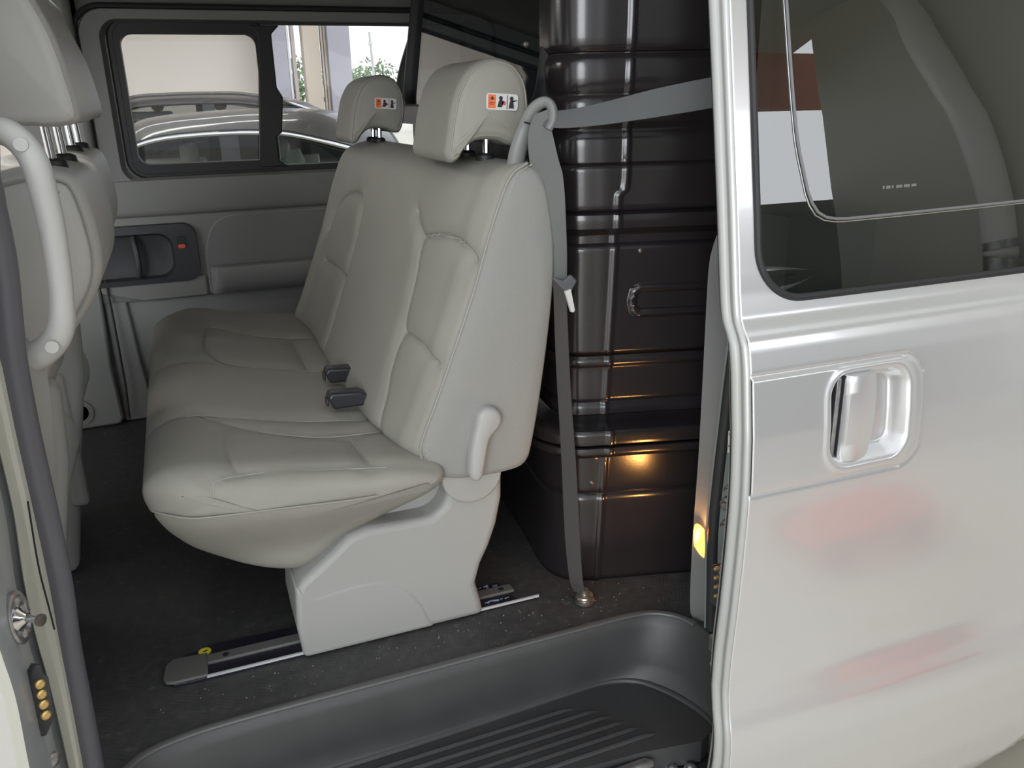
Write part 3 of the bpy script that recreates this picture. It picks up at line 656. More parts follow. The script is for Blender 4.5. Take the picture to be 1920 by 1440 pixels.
# cushion
CY0, CY1 = 1.285, 2.52
cprof = [(.380, .335), (.368, .356), (.335, .370), (.27, .383), (.16, .398), (.05, .415), (-.03, .428), (-.08, .426), (-.112, .406), (-.118, .38), (-.107, .345), (-.086, .295), (-.050, .240), (.020, .190), (.10, .162), (.155, .172), (.21, .207), (.28, .248), (.345, .282), (.375, .310)]
cseams = [spl([(1.555, -.13), (1.57, -.08), (1.585, -.02), (1.56, .08), (1.548, .2), (1.55, .36)], 24),
          spl([(1.895, -.13), (1.935, -.08), (1.945, 0), (1.92, .10), (1.885, .26), (1.88, .36)], 24),
          spl([(1.585, -.02), (1.53, .03), (1.485, .10), (1.46, .19), (1.475, .28), (1.50, .36)], 24),
          spl([(1.93, .10), (1.96, .04), (2.06, .008), (2.20, .01), (2.30, .03), (2.24, .12), (2.21, .22), (2.22, .33)], 30),
          spl([(1.50, .035), (1.42, .018), (1.32, .022)], 12),
          [(1.455, .235), (1.315, .243)],
          [(1.89, .225), (2.21, .225)],
          spl([(1.286, -.045), (1.298, -.02), (1.309, .04), (1.314, .12), (1.314, .25), (1.312, .36)], 24)]
def cdisp(P, N, y):
    x = P[:, 0]; wt = np.clip(N[:, 1], 0, 1)*smooth(.30, .36, P[:, 1]); ya = np.full(len(x), y)
    g = np.zeros(len(x))
    for k, Lq in enumerate(cseams):
        dd = pdist(ya, x, Lq); q = 1 if k != 4 else .5
        g += -.0045*q*np.exp(-(dd/.0035)**2)-.006*q*np.exp(-(dd/.022)**2)
    for cy, hw in ((1.46, .12), (2.15, .18)): g += -.006*math.exp(-((y-cy)/hw)**2)*np.exp(-((x-.2)/.12)**2)
    # cushion front corners pull back towards both ends
    d0 = y-CY0; d1 = CY1-y; pull = .045*(1-min(1, d0/.05))**2 + .10*(1-min(1, max(0, d1)/.14))**2
    dx = pull*smooth(.15, -.12, x)
    # waist seam around the front and the side skirt
    wz = P[:, 1]; gw = -.004*np.exp(-((wz-.352)/.004)**2)*smooth(.3, .0, np.maximum(N[:, 1], 0))*(x < .25)
    # side bolster tapers in below
    low = -(.010)*smooth(.34, .24, wz)
    return np.stack([dx+N[:, 0]*gw, np.maximum(g, -.012)*wt+N[:, 1]*gw*0+low*0], 1)
mb = pillow(cprof, CY0, CY1, .048, ny=330, n=330, disp=cdisp, dome=.010, r1=.05)
# taper the near skirt inward below the waist seam
for i, v in enumerate(mb.v):
    x, y, z = v
    k = smooth(.36, .20, z)
    y2 = y+(.085*k*max(0, 1-(y-CY0)/.35)) if y < 1.65 else y
    mb.v[i] = (x, y2, z)
cush = mb.build('seat_cushion', LEATHER, bench, angle=60)
def on_surface(prof, disp, uv, axis, side, y0=None, y1=None, r=.0, n=330):
    P = spl(prof, n, True); N = normals2(P); ok = (side(N) > .15); out = []
    for y, a in uv:
        Q = P+disp(P, N, y); ins = 0
        if y0 is not None and y < y0+r: ins = r-math.sqrt(max(0, r*r-(y0+r-y)**2))
        idx = np.where(ok)[0]; i = idx[np.argmin(abs(P[idx, axis]-a))]; q = Q[i]-N[i]*(ins-.0016); out.append((q[0], y, q[1]))
    return out
for k in (0, 1, 2, 3, 5, 6, 7):
    L_s = cseams[k]; L_s = spl(L_s, 50) if len(L_s) > 2 else np.array([L_s[0], L_s[1]])
    L_s = [q for q in L_s if -.10 < q[1] < .35]
    if len(L_s) < 2: continue
    MB().tube(on_surface(cprof, cdisp, L_s, 0, lambda N: N[:, 1], CY0, CY1, .048), .0014 if k < 4 else .0009, 6).build('seam', STITCH, cush)
for k in (0, 1, 3, 4):
    L_s = [q for q in spl(seamL[k], 50) if .40 < q[1] < .80]
    MB().tube(on_surface(bprof, bdisp, L_s, 1, lambda N: -N[:, 0]), .0012, 6).build('seam', STITCH, back)
# waist piping: runs round the front and along the near side of the cushion
ws = []
for y, z in ((1.75, .362), (1.60, .362), (1.45, .361), (1.35, .359), (1.312, .357)):
    q = on_surface(cprof, cdisp, [(y, z)], 1, lambda N: -N[:, 0], CY0, CY1, .048)[0]; ws.append(q)
ws += [(-.055, 1.2885, .352), (-.02, 1.282, .350), (.03, 1.2795, .3475), (.10, 1.279, .343), (.19, 1.280, .336), (.245, 1.285, .332)]
wst = spl(ws, 80)
mb = MB(); mb.tube(wst, .0020, 6); mb.build('waist_piping', LEATHER, cush)
# plastic side cover
cov = [(.395, .34), (.392, .290), (.380, .255), (.355, .238), (.29, .238), (.235, .240), (.20, .230), (.168, .203), (.140, .182), (.105, .157), (.098, .14), (.095, .07), (.101, .001), (.453, .001), (.448, .03), (.438, .075), (.450, .115), (.468, .15), (.485, .195), (.497, .25), (.499, .305), (.47, .325)]
def cover(y0, y1, nm='side_cover'):
    mb = MB(); mb.prism(cov, y0, y1); return mb.build(nm, PLAS, bench, bevel=.014, seg=4)
sc = cover(1.345, 1.50)
MB().prism([(.42, .33), (.36, .33), (.34, .28), (.28, .25), (.17, .19), (.17, .15), (.42, .15)], 1.395, 1.50).build('inner_cover', PLAS, bench, bevel=.008)
lowp = [(.098, .153), (.118, .136), (.135, .128), (.20, .135), (.245, .134), (.28, .120), (.305, .098), (.330, .060), (.352, .0015), (.099, .0015), (.093, .07)]
mb = MB(); mb.prism(lowp, 1.3432, 1.52); lo = mb.build('foot_cover', PLAS, bench, bevel=.010, seg=4)
mb = MB(); mb.prism(cov, 2.30, 2.44); mb.build('side_cover', PLAS, bench, bevel=.012, seg=3)
mb = MB(); mb.prism([(.10, .001), (.45, .001), (.45, .03), (.30, .11), (.12, .135), (.098, .1)], 2.29, 2.45); mb.build('foot_cover', PLAS, bench, bevel=.01, seg=3)
mb = MB(); mb.box(.12, .46, 1.5, 2.32, .20, .24); mb.build('seat_frame', RAILM, bench, bevel=.01)
# recline hinge cap and lever
cp = []
for t_ in np.linspace(0, math.pi, 20): cp.append((.435-.058*math.cos(t_), .312-.058*math.sin(t_)*.95))
mb = MB(); mb.prism(cp+[(.49, .33), (.38, .33)], 1.335, 1.36); mb.build('hinge_cover', PLAS, bench, bevel=.004, seg=3)
lv = [(.437, .424), (.441, .442), (.455, .452), (.471, .450), (.484, .438), (.485, .421), (.475, .406), (.462, .392), (.456, .368), (.450, .338), (.445, .320), (.436, .312), (.426, .316), (.421, .330), (.423, .36), (.429, .395)]
mb = MB(); q = spl(lv, 48, True); c_ = q.mean(0); rows = []
for s_, y in ((1, Y0-.010), (1, Y0-.024), (.93, Y0-.031), (.8, Y0-.034)):
    NN = normals2(q); Q = q-NN*(1-s_)*.04; rows.append([(a[0], y, a[1]) for a in Q])
mb.grid(rows, cv=True, cap0=True, cap1=True); mb.build('recline_lever', mat('lever_plastic', (.36, .355, .34), .42), bench, angle=50)
# head restraints
hprof = [(.520, 1.036), (.487, 1.020), (.464, .985), (.452, .945), (.444, .905), (.440, .880), (.449, .867), (.464, .872), (.478, .890), (.500, .903), (.535, .902), (.562, .892), (.580, .894), (.592, .920), (.598, .957), (.592, .998), (.573, 1.026), (.548, 1.037)]
def hdisp(P, N, y):
    return np.zeros_like(P)
def headrest(y0, y1, sgn):
    mb = pillow(hprof, y0, y1, .022, ny=24, n=110, dome=.006)
    h = mb.build('head_restraint', LEATHER if sgn else SIDEFAB, bench, angle=60)
    pr = spl(hprof, 110, True); NN = normals2(pr); mb = MB()
    Q = pr-NN*.0075; mb.tube([(a[0], y0+.0055, a[1]) for a in Q], .0018, 6, closed=True); mb.build('piping', LEATHER, h)
    for py in (y0+.07, y1-.07):
        MB().tube([(.535, py, .84), (.537, py, .91)], .006, 10).build('post', CHROME, h)
        MB().lathe((.534, py, .862), (0, 0, 1), [(0, .018), (.012, .017), (.016, .012)], 14).build('post_guide', RUB, h)
    # warning label on the side face
    cx, cz = (.541, .966); ang = math.radians(-4); ca, sa = math.cos(ang), math.sin(ang)
    yy = y0-.0035
    def R(x, z): return (cx+x*ca-z*sa, cz+x*sa+z*ca)
    lab = MB(); lab.prism([R(*p) for p in rr(-.029, .029, -.0135, .0135, .005)], yy-.003, yy+.012); lb = lab.build('warning_label', WHITE, h, smooth=False)
    def add(pts, m, nm):
        k = MB(); k.prism([R(*p) for p in pts], yy-.0036, yy-.002); return k.build(nm, m, lb, smooth=False)
    add([(-.026, -.011), (-.012, -.011), (-.012, .011), (-.026, .011)], ORANGE, 'orange_field')
    tri = MB(); tri.prism([R(*p) for p in [(-.023, .003), (-.015, .003), (-.019, .009)]], yy-.004, yy-.002); tri.prism([R(*p) for p in [(-.024, -.001), (-.014, -.001), (-.014, -.002), (-.024, -.002)]], yy-.004, yy-.002); tri.prism([R(*p) for p in [(-.024, -.004), (-.016, -.004), (-.016, -.005), (-.024, -.005)]], yy-.004, yy-.002); tri.build('warning_triangle', BLKP, lb, smooth=False)
    fg = MB()
    def disc(x, z, r, m_=10): fg.prism([R(x+r*math.cos(t), z+r*math.sin(t)) for t in np.linspace(0, 6.28, m_, endpoint=False)], yy-.004, yy-.002)
    disc(-.003, .006, .0035); fg.prism([R(*p) for p in [(-.009, -.009), (-.001, -.009), (.003, .0), (-.002, .004), (-.006, .002)]], yy-.004, yy-.002)
    disc(.017, .006, .0035); fg.prism([R(*p) for p in [(.012, -.010), (.022, -.010), (.020, .002), (.016, .004), (.014, .001)]], yy-.004, yy-.002); fg.prism([R(*p) for p in [(.018, .003), (.027, .004), (.027, .0025), (.018, .0)]], yy-.004, yy-.002)
    fg.prism([R(*p) for p in [(.0085, -.0115), (.0095, -.0115), (.0095, .0115), (.0085, .0115)]], yy-.004, yy-.002)
    fg.build('seated_figures', BLKP, lb, smooth=False)
    fg = MB(); disc(.003, -.002, .0035); fg.build('red_airbag_mark', REDP, lb, smooth=False)
    return h
headrest(1.42, 1.665, 1); headrest(2.28, 2.50, 1)
# seat buckles in the gap
for (u, v, Y, yaw) in ((655, 742, 1.58, .15), (655, 695, 1.80, -.25)):
    c = WZ(u, v, .415); c = np.array([min(c[0], .285), c[1], .410])
    k = MB(); k.prism([(c[0]-.045, c[2]+.010), (c[0]-.038, c[2]+.020), (c[0]+.02, c[2]+.016), (c[0]+.045, c[2]-.0), (c[0]+.04, c[2]-.014), (c[0]-.035, c[2]-.014)], c[1]-.019, c[1]+.019)
    bk = k.build('seat_buckle', mat('buckle_black', (.025, .025, .03), .35), bench, bevel=.005, seg=3)
    k = MB(); k.box(c[0]-.0475, c[0]-.043, c[1]-.013, c[1]+.013, c[2]-.008, c[2]+.008); k.build('release_button', TRIMD, bk, bevel=.002)
    k = MB(); ribbon(k, [(c[0]+.03, c[1], c[2]+.002), (c[0]+.07, c[1]+.005, c[2]-.012), (c[0]+.12, c[1]+.01, c[2]-.03)], [(0, 1, 0)]*3, .03, .002); k.build('buckle_strap', WEB, bk)
# belt guide on the corner of the backrest
k = MB(); gp = [W(966, 312, 1.37), W(972, 280, 1.365), W(984, 244, 1.36), W(995, 214, 1.35), W(1010, 196, 1.34), W(1026, 192, 1.33), W(1036, 205, 1.32), W(1036, 226, 1.315), W(1028, 243, 1.315)]
k.tube(spl(gp, 40), list(np.interp(np.linspace(0, 1, 40), [0, .3, .6, 1], [.0125, .0115, .0085, .007])), 12, ell=1.3); bgd = k.build('belt_guide', WEBP, bench)
k = MB(); q = W(981, 232, 1.345); k.tube([W(983, 229, 1.342), W(998, 233, 1.342)], .0015, 6); k.build('guide_slot', RUB, bgd)
# ---------------- seat belt
belt = thing('seat_belt', 'grey lap and shoulder belt through the bench corner guide down to a floor bolt', 'seat belt', (.64, 1.32, 0))
k = MB(); ribbon(k, [W(1365, 170, 1.17), W(1345, 172, 1.18), W(1230, 193, 1.22), W(1130, 213, 1.27), W(1060, 223, 1.30), W(1022, 222, 1.325)], [(.05, .1, 1), (.05, .1, 1), (.05, .1, 1), (.1, .1, .95), (.2, .1, .8), (.3, .2, .6)], [.047, .047, .045, .040, .034, .028], .0016, .001)
k.build('shoulder_webbing', WEB, belt)
k = MB(); ribbon(k, [W(1018, 208, 1.325), W(1012, 240, 1.322), W(1018, 290, 1.322), W(1030, 345, 1.325), W(1040, 420, 1.325), W(1046, 480, 1.325), W(1049, 540, 1.325)], [(.8, -.3, .3), (.9, -.35, .1), (.95, -.4, 0), (.8, -.7, 0), (.5, -.9, 0), (.45, -.9, 0), (.4, -.9, 0)], [.030, .044, .052, .046, .040, .036, .034], .0016, .003)
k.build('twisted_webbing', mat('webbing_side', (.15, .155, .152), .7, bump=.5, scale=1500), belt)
k = MB(); ribbon(k, [W(1049, 525, 1.323), W(1056, 700, 1.32), W(1066, 860, 1.317), W(1073, 1000, 1.314), W(1080, 1085, 1.312), (W(1088, 1112, 1.315))], [(.55, -.8, 0)]*6, [.026, .028, .029, .032, .034, .03], .0016)
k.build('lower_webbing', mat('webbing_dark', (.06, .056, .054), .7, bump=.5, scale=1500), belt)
k = MB(); c = W(1060, 530, 1.30); k.prism([(c[0]-.026, c[2]+.012), (c[0]-.006, c[2]-.012), (c[0]+.010, c[2]-.018), (c[0]+.022, c[2]+.002), (c[0]+.010, c[2]+.014), (c[0]-.004, c[2]+.004)], 1.296, 1.306); tg = k.build('tongue', mat('tongue_grey', (.10, .10, .11), .4), belt, bevel=.003)
a, b = W(1062, 545, 1.298), W(1073, 584, 1.295); k = MB(); dx = np.array([.004, 0, .001]); k.prism([(a[0]-.005, a[2]), (a[0]+.006, a[2]+.003), (b[0]+.004, b[2]+.003), (b[0]+.002, b[2]-.001), (b[0]-.003, b[2]-.0005)], 1.2925, 1.2985); k.build('tongue_blade', mat('bright_steel', (.75, .75, .74), .35, metal=.3), tg)
c = WZ(1096, 1118, .012)
k = MB(); k.lathe((c[0], c[1], 0), (0, 0, 1), [(0, .020), (.005, .020), (.006, .015), (.010, .015), (.013, .018), (.016, .017), (.018, .0085), (.028, .0085), (.030, .005)], 24); k.build('anchor_bolt', mat('bolt_zinc', (.38, .35, .30), .3, metal=.85), belt)
k = MB(); k.box(c[0]-.018, c[0]+.006, c[1]-.005, c[1]+.022, .008, .012); k.build('anchor_plate', DSTEEL, belt, bevel=.002)
# ---------------- floor rails
rl = thing('seat_rail', 'dark floor-mounted bench rail with a bright edge and torn blue film', 'rail', (.2, 1.4, 0))
k = MB(); k.prism([(-.135, 1.378), (-.126, 1.358), (-.10, 1.356), (.530, 1.362), (.515, 1.44), (-.06, 1.456), (-.125, 1.432)], -.002, .004, 'z'); k.build('base_plate', FILM, rl, bevel=.001)
k = MB(); k.prism([(-.143, 1.375), (-.138, 1.362), (-.125, 1.357), (-.068, 1.357), (-.066, 1.425), (-.125, 1.430), (-.140, 1.415)], .003, .010, 'z'); k.build('end_cap', RAILG, rl, bevel=.003)
k = MB(); k.box(-.068, .535, 1.392, 1.418, .003, .010); k.build('channel_cover', RAILG, rl, bevel=.002)
k = MB(); k.box(-.07, .575, 1.3560, 1.3600, .003, .0075); k.build('edge_strip', mat('bright_aluminium_strip', (.62, .62, .64), .35, metal=.2), rl)
for hx in (-.035, .51):
    k = MB(); k.lathe((hx, 1.404, .0095), (0, 0, 1), [(0, .006), (.001, .006)], 14); k.build('screw_hole', GAP, rl)
k = MB(); k.lathe((-.071, 1.436, .004), (0, 0, 1), [(0, .0115), (.0015, .0115)], 18); ys = k.build('round_sticker', YEL, rl); ys['label'] = 'round yellow sticker'
k = MB(); k.prism([(-.075, 1.4355), (-.069, 1.434), (-.065, 1.437), (-.069, 1.4385), (-.071, 1.4365)], .0055, .0062, 'z'); k.build('sticker_arrow', BLKP, ys)
for i in range(16):
    k = MB(); x = .455+random.random()*.055; y = random.choice([1.372, 1.378, 1.431, 1.436])+random.uniform(-.004, .004); a = random.uniform(-.9, .9); L0 = random.uniform(.004, .012)
    k.prism([(x, y), (x+L0*math.cos(a), y+L0*math.sin(a)*.6), (x+L0*math.cos(a)+.002, y+.003), (x+.001, y+.003)], .0045, .0055, 'z'); k.build('torn_film', FILMB, rl)
# grit on the floor
k = MB(); rs = np.random.RandomState(3)
for i in range(95):
    if rs.rand() < .75: x = rs.uniform(-.15, .75); y = 1.335-abs(rs.normal(0, .045))
    else: x = rs.uniform(.5, .8); y = rs.uniform(1.24, 1.38)
    if y < 1.238: continue
    r_ = rs.uniform(.0006, .0017); a = rs.rand()*6.28
    k.add([(x+r_*math.cos(a), y+r_*math.sin(a)*.6, -.002), (x+r_*math.cos(a+2.1), y+r_*math.sin(a+2.1), -.002), (x+r_*math.cos(a+4.2)*1.8, y+r_*math.sin(a+4.2), -.002), (x, y, r_*.9-.001)], [(0, 1, 3), (1, 2, 3), (2, 0, 3), (0, 1, 2)])
tag(k.build('floor_grit', mat('pale_grit', (.24, .23, .20), .8), smooth=False), 'scattered pale grit and dust flecks on the dark floor beside the step', 'grit', kind='stuff')

# ================================================================ FRONT SEATS
def front_seat(Ya, Yb, dx, label, near):
    T = thing('front_seat', label, 'seat', (-.3+dx, (Ya+Yb)/2, 0), 'front seats seen from behind')
    bp = [(-.26, .878), (-.19, .890), (-.150, .886), (-.128, .865), (-.117, .79), (-.122, .735), (-.145, .690), (-.180, .645), (-.215, .60), (-.26, .50), (-.36, .46), (-.38, .60), (-.34, .80), (-.30, .88)]
    bp = [(x+dx, z) for x, z in bp]
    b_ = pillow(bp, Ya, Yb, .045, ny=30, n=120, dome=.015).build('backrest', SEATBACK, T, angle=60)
    P = spl(bp, 120, True); N = normals2(P)
    k = MB(); k.tube([(p[0]-n_[0]*.010, Ya+.0095, p[1]-n_[1]*.010) for p, n_ in zip(P[:60], N[:60])], .0018, 6); k.build('seam', STITCH, b_)
    hp = [(-.165, .946), (-.132, .948), (-.116, .961), (-.120, 1.01), (-.131, 1.07), (-.152, 1.13), (-.165, 1.175), (-.21, 1.185), (-.245, 1.15), (-.26, 1.06), (-.262, .98), (-.245, .95), (-.18, .948)]
    hp = [(x+dx*1.0, z) for x, z in hp]
    ya, yb = (Ya+Yb)/2-.145, (Ya+Yb)/2+.145
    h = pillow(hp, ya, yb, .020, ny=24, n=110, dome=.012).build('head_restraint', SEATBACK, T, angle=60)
    P = spl(hp, 110, True); N = normals2(P)
    k = MB(); k.tube([(p[0]-n_[0]*.006, ya+.0055, p[1]-n_[1]*.006) for p, n_ in zip(P, N)], .0018, 6, closed=True); k.build('seam', STITCH, h)
    for py in ((Ya+Yb)/2-.075, (Ya+Yb)/2+.075):
        k = MB(); k.tube([(-.168+dx, py, .86), (-.172+dx, py, .97)], .0065, 12); k.build('post', CHROME, h)
        k = MB(); k.lathe((-.168+dx, py, .884), (0, 0, 1), [(0, .02), (.012, .018), (.016, .010)], 16); k.build('post_guide', RUB, h)
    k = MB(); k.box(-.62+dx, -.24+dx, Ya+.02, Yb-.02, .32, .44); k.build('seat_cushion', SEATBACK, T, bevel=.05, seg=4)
    k = MB(); k.prism([(-.40+dx, .55), (-.26+dx, .60), (-.205+dx, .58), (-.215+dx, .45), (-.245+dx, .30), (-.30+dx, .001), (-.56+dx, .001), (-.52+dx, .35)], Ya+.005, Ya+.06); sd = k.build('recliner_cover', PLAS, T, bevel=.018, seg=4)
    k = MB(); k.box(-.58+dx, -.33+dx, Ya+.06, Yb-.05, 0.001, .32); k.build('seat_base', TRIM, T, bevel=.02)
    k = MB(); k.box(-.285+dx, -.25+dx, Ya-.002, Ya+.03, .16, .46); k.build('recliner_lever', PLAS, sd, bevel=.01, seg=3)
    return T
front_seat(1.33, 1.74, 0, 'pale grey front seat nearest the open door, beside the grab handle', True)
front_seat(1.84, 2.24, -.018, 'grey front seat farther in, head restraint peeking out behind the nearest one', False)

# ================================================================ NEAR B PILLAR, GRAB HANDLE, SEALS
def strip(mb, A, Bp, n=60, thick=None):
    a = spl(A, n); b = spl(Bp, n); return mb.grid([a, b])
PB = thing('door_pillar', 'silver painted front door pillar with cream flange along the left edge', 'pillar', (-.25, 1.05, 0))
def pts(L, Y):
    q = [W(u, v, Y) for u, v in L]                      # the pillar goes on up to the roof with the body's lean
    return [q[0]+np.array([-.06, .10, 1.30-q[0][2]]), q[0]+np.array([-.04, .05, (1.30-q[0][2])*.5])]+q
vs = [380, 600, 693, 830, 960, 1093, 1200, 1300, 1440, 1600]
sealL = [-32, -22, 4, 33, 62, 90, 111, 131, 156, 182]
flgL = [-85, -70, -38, -6, 24, 44, 68, 96, 128, 160]
jmbL = [-130, -118, -95, -70, -40, -22, 0, 32, 60, 100]
outL = [-170, -160, -140, -110, -85, -60, -35, 22, 52, 90]
k = MB()
A = pts(zip(sealL, vs), 1.135); Bq = pts(zip(flgL, vs), 1.115); Bi = [p+np.array([-.004, .02, 0]) for p in Bq]
k.grid([spl([p+np.array([.012, .02, 0]) for p in A], 60), spl(A, 60), spl([p+np.array([-.003, -.006, 0]) for p in A], 60), spl([(p+q)/2+np.array([0, .004, 0]) for p, q in zip(A, Bq)], 60), spl([p+np.array([.002, -.004, 0]) for p in Bq], 60), spl(Bq, 60), spl(Bi, 60)])
k.build('flange', CREAMM, PB, angle=60)
C_ = pts(zip(jmbL, vs), 1.0)
k = MB(); k.grid([spl(Bi, 60), spl([p*1+np.array([-.01, .0, 0]) for p in Bq], 60), spl([(p*.75+q*.25) for p, q in zip(Bq, C_)], 60), spl(C_, 60), spl([p+np.array([-.002, -.006, 0]) for p in C_], 60)]); k.build('jamb_face', JAMBP, PB, angle=60)
D_ = pts(zip(outL, vs), .985)
k = MB(); k.grid([spl([p+np.array([-.002, -.006, 0]) for p in C_], 60), spl([p+np.array([-.0, -.010, 0]) for p in C_], 60), spl([p+np.array([-.012, -.012, 0]) for p in C_], 60)]); k.build('outer_hem', CREAMM, PB, angle=60)
k = MB(); k.grid([spl([p+np.array([-.012, -.012, 0]) for p in C_], 60), spl([p+np.array([-.10, -.02, 0]) for p in C_], 60), spl([p+np.array([-.5, -.02, 0]) for p in C_], 60), spl([p+np.array([-.5, .10, 0]) for p in C_], 60)]); k.build('outer_skin', SILVER, PB, angle=60)
k = MB(); k.tube(spl([W(u, v, 1.118) for u, v in ((52, 940), (72, 1060), (92, 1140), (102, 1180))], 20), .0012, 6); k.build('seam_line', GAP, PB)
# striker
sk = thing('door_striker', 'silver door striker pin with oval base plate on the pillar', 'striker', W(40, 1160, 1.05))
c = W(36, 1158, 1.052)
axis = np.array([1, -.55, 0.05]); axis /= np.linalg.norm(axis); 
Mx = MB(); ov = []
u_ = np.array([.45, .85, 0]); u_ /= np.linalg.norm(u_); z_ = np.array([0, 0, 1.])
for s_, h in ((1, -.004), (1, .0015), (.9, .003), (.78, .003), (.72, .0005)):
    ov.append([c+axis*h*1.0+u_*math.cos(t)*.0185*s_+z_*math.sin(t)*.037*s_ for t in np.linspace(0, 6.283, 36, endpoint=False)])
Mx.grid(ov, cv=True, cap0=True, cap1=True); Mx.build('base_plate', STEEL, sk, angle=50)
Mx = MB(); Mx.lathe(c, axis, [(0, .016), (.004, .016), (.008, .010), (.012, .006)], 18); Mx.build('hub', CHROME, sk)
pe = W(78, 1163, 1.03)
Mx = MB(); Mx.tube([c+axis*.005, pe], .0048, 12); Mx.build('pin', CHROME, sk)
dpin = (pe-c)/np.linalg.norm(pe-c); Mx = MB(); Mx.lathe(pe-dpin*.004, dpin, [(0, .005), (.001, .0078), (.004, .0078), (.005, .005)], 18); Mx.build('pin_head', DSTEEL, sk)
for dz in (.022, -.023):
    Mx = MB(); Mx.lathe(c+z_*dz+u_*.002, axis, [(0, .008), (.004, .007), (.006, .004)], 12); Mx.build('screw', STEEL, sk)
# contact plate
ct = thing('contact_plate', 'black electrical contact plate with four brass contacts on the pillar', 'contact plate', W(80, 1305, 1.07))
ol = [(58, 1262), (66, 1247), (78, 1248), (82, 1262), (92, 1270), (102, 1335), (98, 1355), (88, 1380), (78, 1382), (72, 1370), (60, 1300)]
Yc = 1.046
f0 = [W(u, v, Yc) for u, v in ol]; f1 = [p+np.array([-.006, .008, 0]) for p in f0]
Mx = MB(); n_ = len(ol); Mx.add(f0+f1, [tuple(range(n_)), tuple(range(n_, 2*n_))[::-1]]+[(i, (i+1) % n_, n_+(i+1) % n_, n_+i) for i in range(n_)]); Mx.build('plate', TRIMD, ct, bevel=.0015)
for (u, v) in ((76, 1283), (79, 1302), (83, 1321), (87, 1341)):
    c = W(u, v, Yc-.002); Mx = MB(); Mx.lathe(c, (.5, -.8, .1), [(-.003, .0062), (.0008, .0062), (.0025, .004)], 16); Mx.build('contact', BRASS, ct)
c = W(98, 1425, 1.07); sb = MB(); sb.lathe(c, (.6, -.8, 0), [(-.004, .011), (.003, .011), (.006, .006)], 14); tag(sb.build('pillar_bolt', STEEL), 'small steel bolt at the very bottom of the left pillar', 'bolt')
# big seal
sl = MB(); cen = [(-40, 300), (-14, 400), (6, 500), (16, 600), (27, 693), (54, 830), (84, 960), (112, 1093), (127, 1200), (146, 1300), (173, 1440), (200, 1600)]
sl.tube(spl(pts(cen, 1.145), 80), .0125, 14, ell=1.3)
tag(sl.build('door_seal', SEAL), 'thick dark grey rubber door seal running down the left pillar', 'seal')
# inner trim of the pillar behind seal (light) and grab handle
it = MB(); A = spl([W(u, v, 1.165) for u, v in ((-20, 200), (-5, 400), (20, 600), (50, 760), (85, 940), (118, 1093), (135, 1200), (155, 1300))], 40)
B2 = spl([W(u, v, 1.20) for u, v in ((0, 260), (5, 400), (30, 600), (88, 700), (104, 940), (120, 1100), (138, 1200), (160, 1300))], 40)
it.grid([A, B2, B2+np.array([-.10, .05, 0])]); tag(it.build('pillar_inner_trim', PLAS), 'light grey inner trim on the near door pillar behind the seal', 'trim')
gh = thing('grab_handle', 'pale grey looped grab handle on the near pillar, in front of the front seat', 'handle', W(90, 450, 1.2))
hp = [W(-60, 225, 1.20), W(-20, 240, 1.20), W(25, 255, 1.19), W(62, 298, 1.18), W(84, 370, 1.18), W(103, 460, 1.18), W(116, 570, 1.18), W(108, 630, 1.185), W(66, 668, 1.195), W(10, 672, 1.20), W(-50, 680, 1.205)]
k = MB(); k.tube(spl(hp, 80), list(np.interp(np.linspace(0, 1, 80), [0, .25, .6, .8, 1], [.0165, .0165, .0145, .019, .018])), 18); k.build('grip', HANDLE, gh)
for (u, v) in ((42, 270), (100, 645)):
    c = W(u, v, 1.18); c[1] -= .0145 if v < 400 else .0165; k = MB(); k.lathe(c, (.1, -1, .1), [(0, .0085), (.0012, .0080)], 20); k.build('screw_cap', HANDLE, gh)

# ================================================================ C PILLAR AND ORANGE LAMP
cp = [(1368, 416), (1350, 430), (1338, 458), (1329, 500), (1323, 600), (1318, 700), (1310, 850), (1302, 960), (1296, 1060), (1294, 1140), (1302, 1165), (1318, 1190)]
rt = [(1400, 425), (1390, 500), (1380, 600), (1365, 700), (1352, 800), (1340, 870), (1328, 960), (1325, 1060), (1325, 1190)]
tr = thing('rear_pillar_trim', 'grey pillar trim strip right of the black bulkhead, carrying the orange lamp', 'trim', (.81, 1.15, 0))
a = spl([W(u, v, 1.175) for u, v in cp], 50); b = spl([W(u, v, 1.15) for u, v in rt], 50)
k = MB(); k.grid([a+np.array([.10, .10, 0]), a+np.array([.012, .014, 0]), a, b, b+np.array([.004, .03, 0])]); k.build('panel', mat('rear_trim_grey', (.15, .153, .15), .5, bump=.1, scale=1100), tr, angle=60)
lp = thing('step_lamp', 'glowing orange courtesy lamp set in the grey trim strip', 'lamp', W(1315, 1015, 1.15))
LMP = mat('lamp_lens_orange', (1, .36, .07), .3, emit=0); bb = LMP.node_tree.nodes['Principled BSDF']; bb.inputs['Emission Color'].default_value = (1, .42, .10, 1); bb.inputs['Emission Strength'].default_value = 2.2
ol = [(1309, 987), (1315, 986), (1322, 993), (1323, 1030), (1321, 1048), (1314, 1040), (1307, 1028), (1306, 1000)]
f0 = [W(u, v, 1.150) for u, v in ol]; f1 = [p+np.array([.0, .012, 0]) for p in f0]; n_ = len(ol)
k = MB(); k.add(f0+f1, [tuple(range(n_)), tuple(range(n_, 2*n_))[::-1]]+[(i, (i+1) % n_, n_+(i+1) % n_, n_+i) for i in range(n_)]); k.build('lens', LMP, lp, bevel=.002)
l = bpy.data.lights.new('step_lamp_bulb', 'AREA'); l.shape = 'RECTANGLE'; l.size = .012; l.size_y = .03; l.energy = .35; l.color = (1, .45, .12)
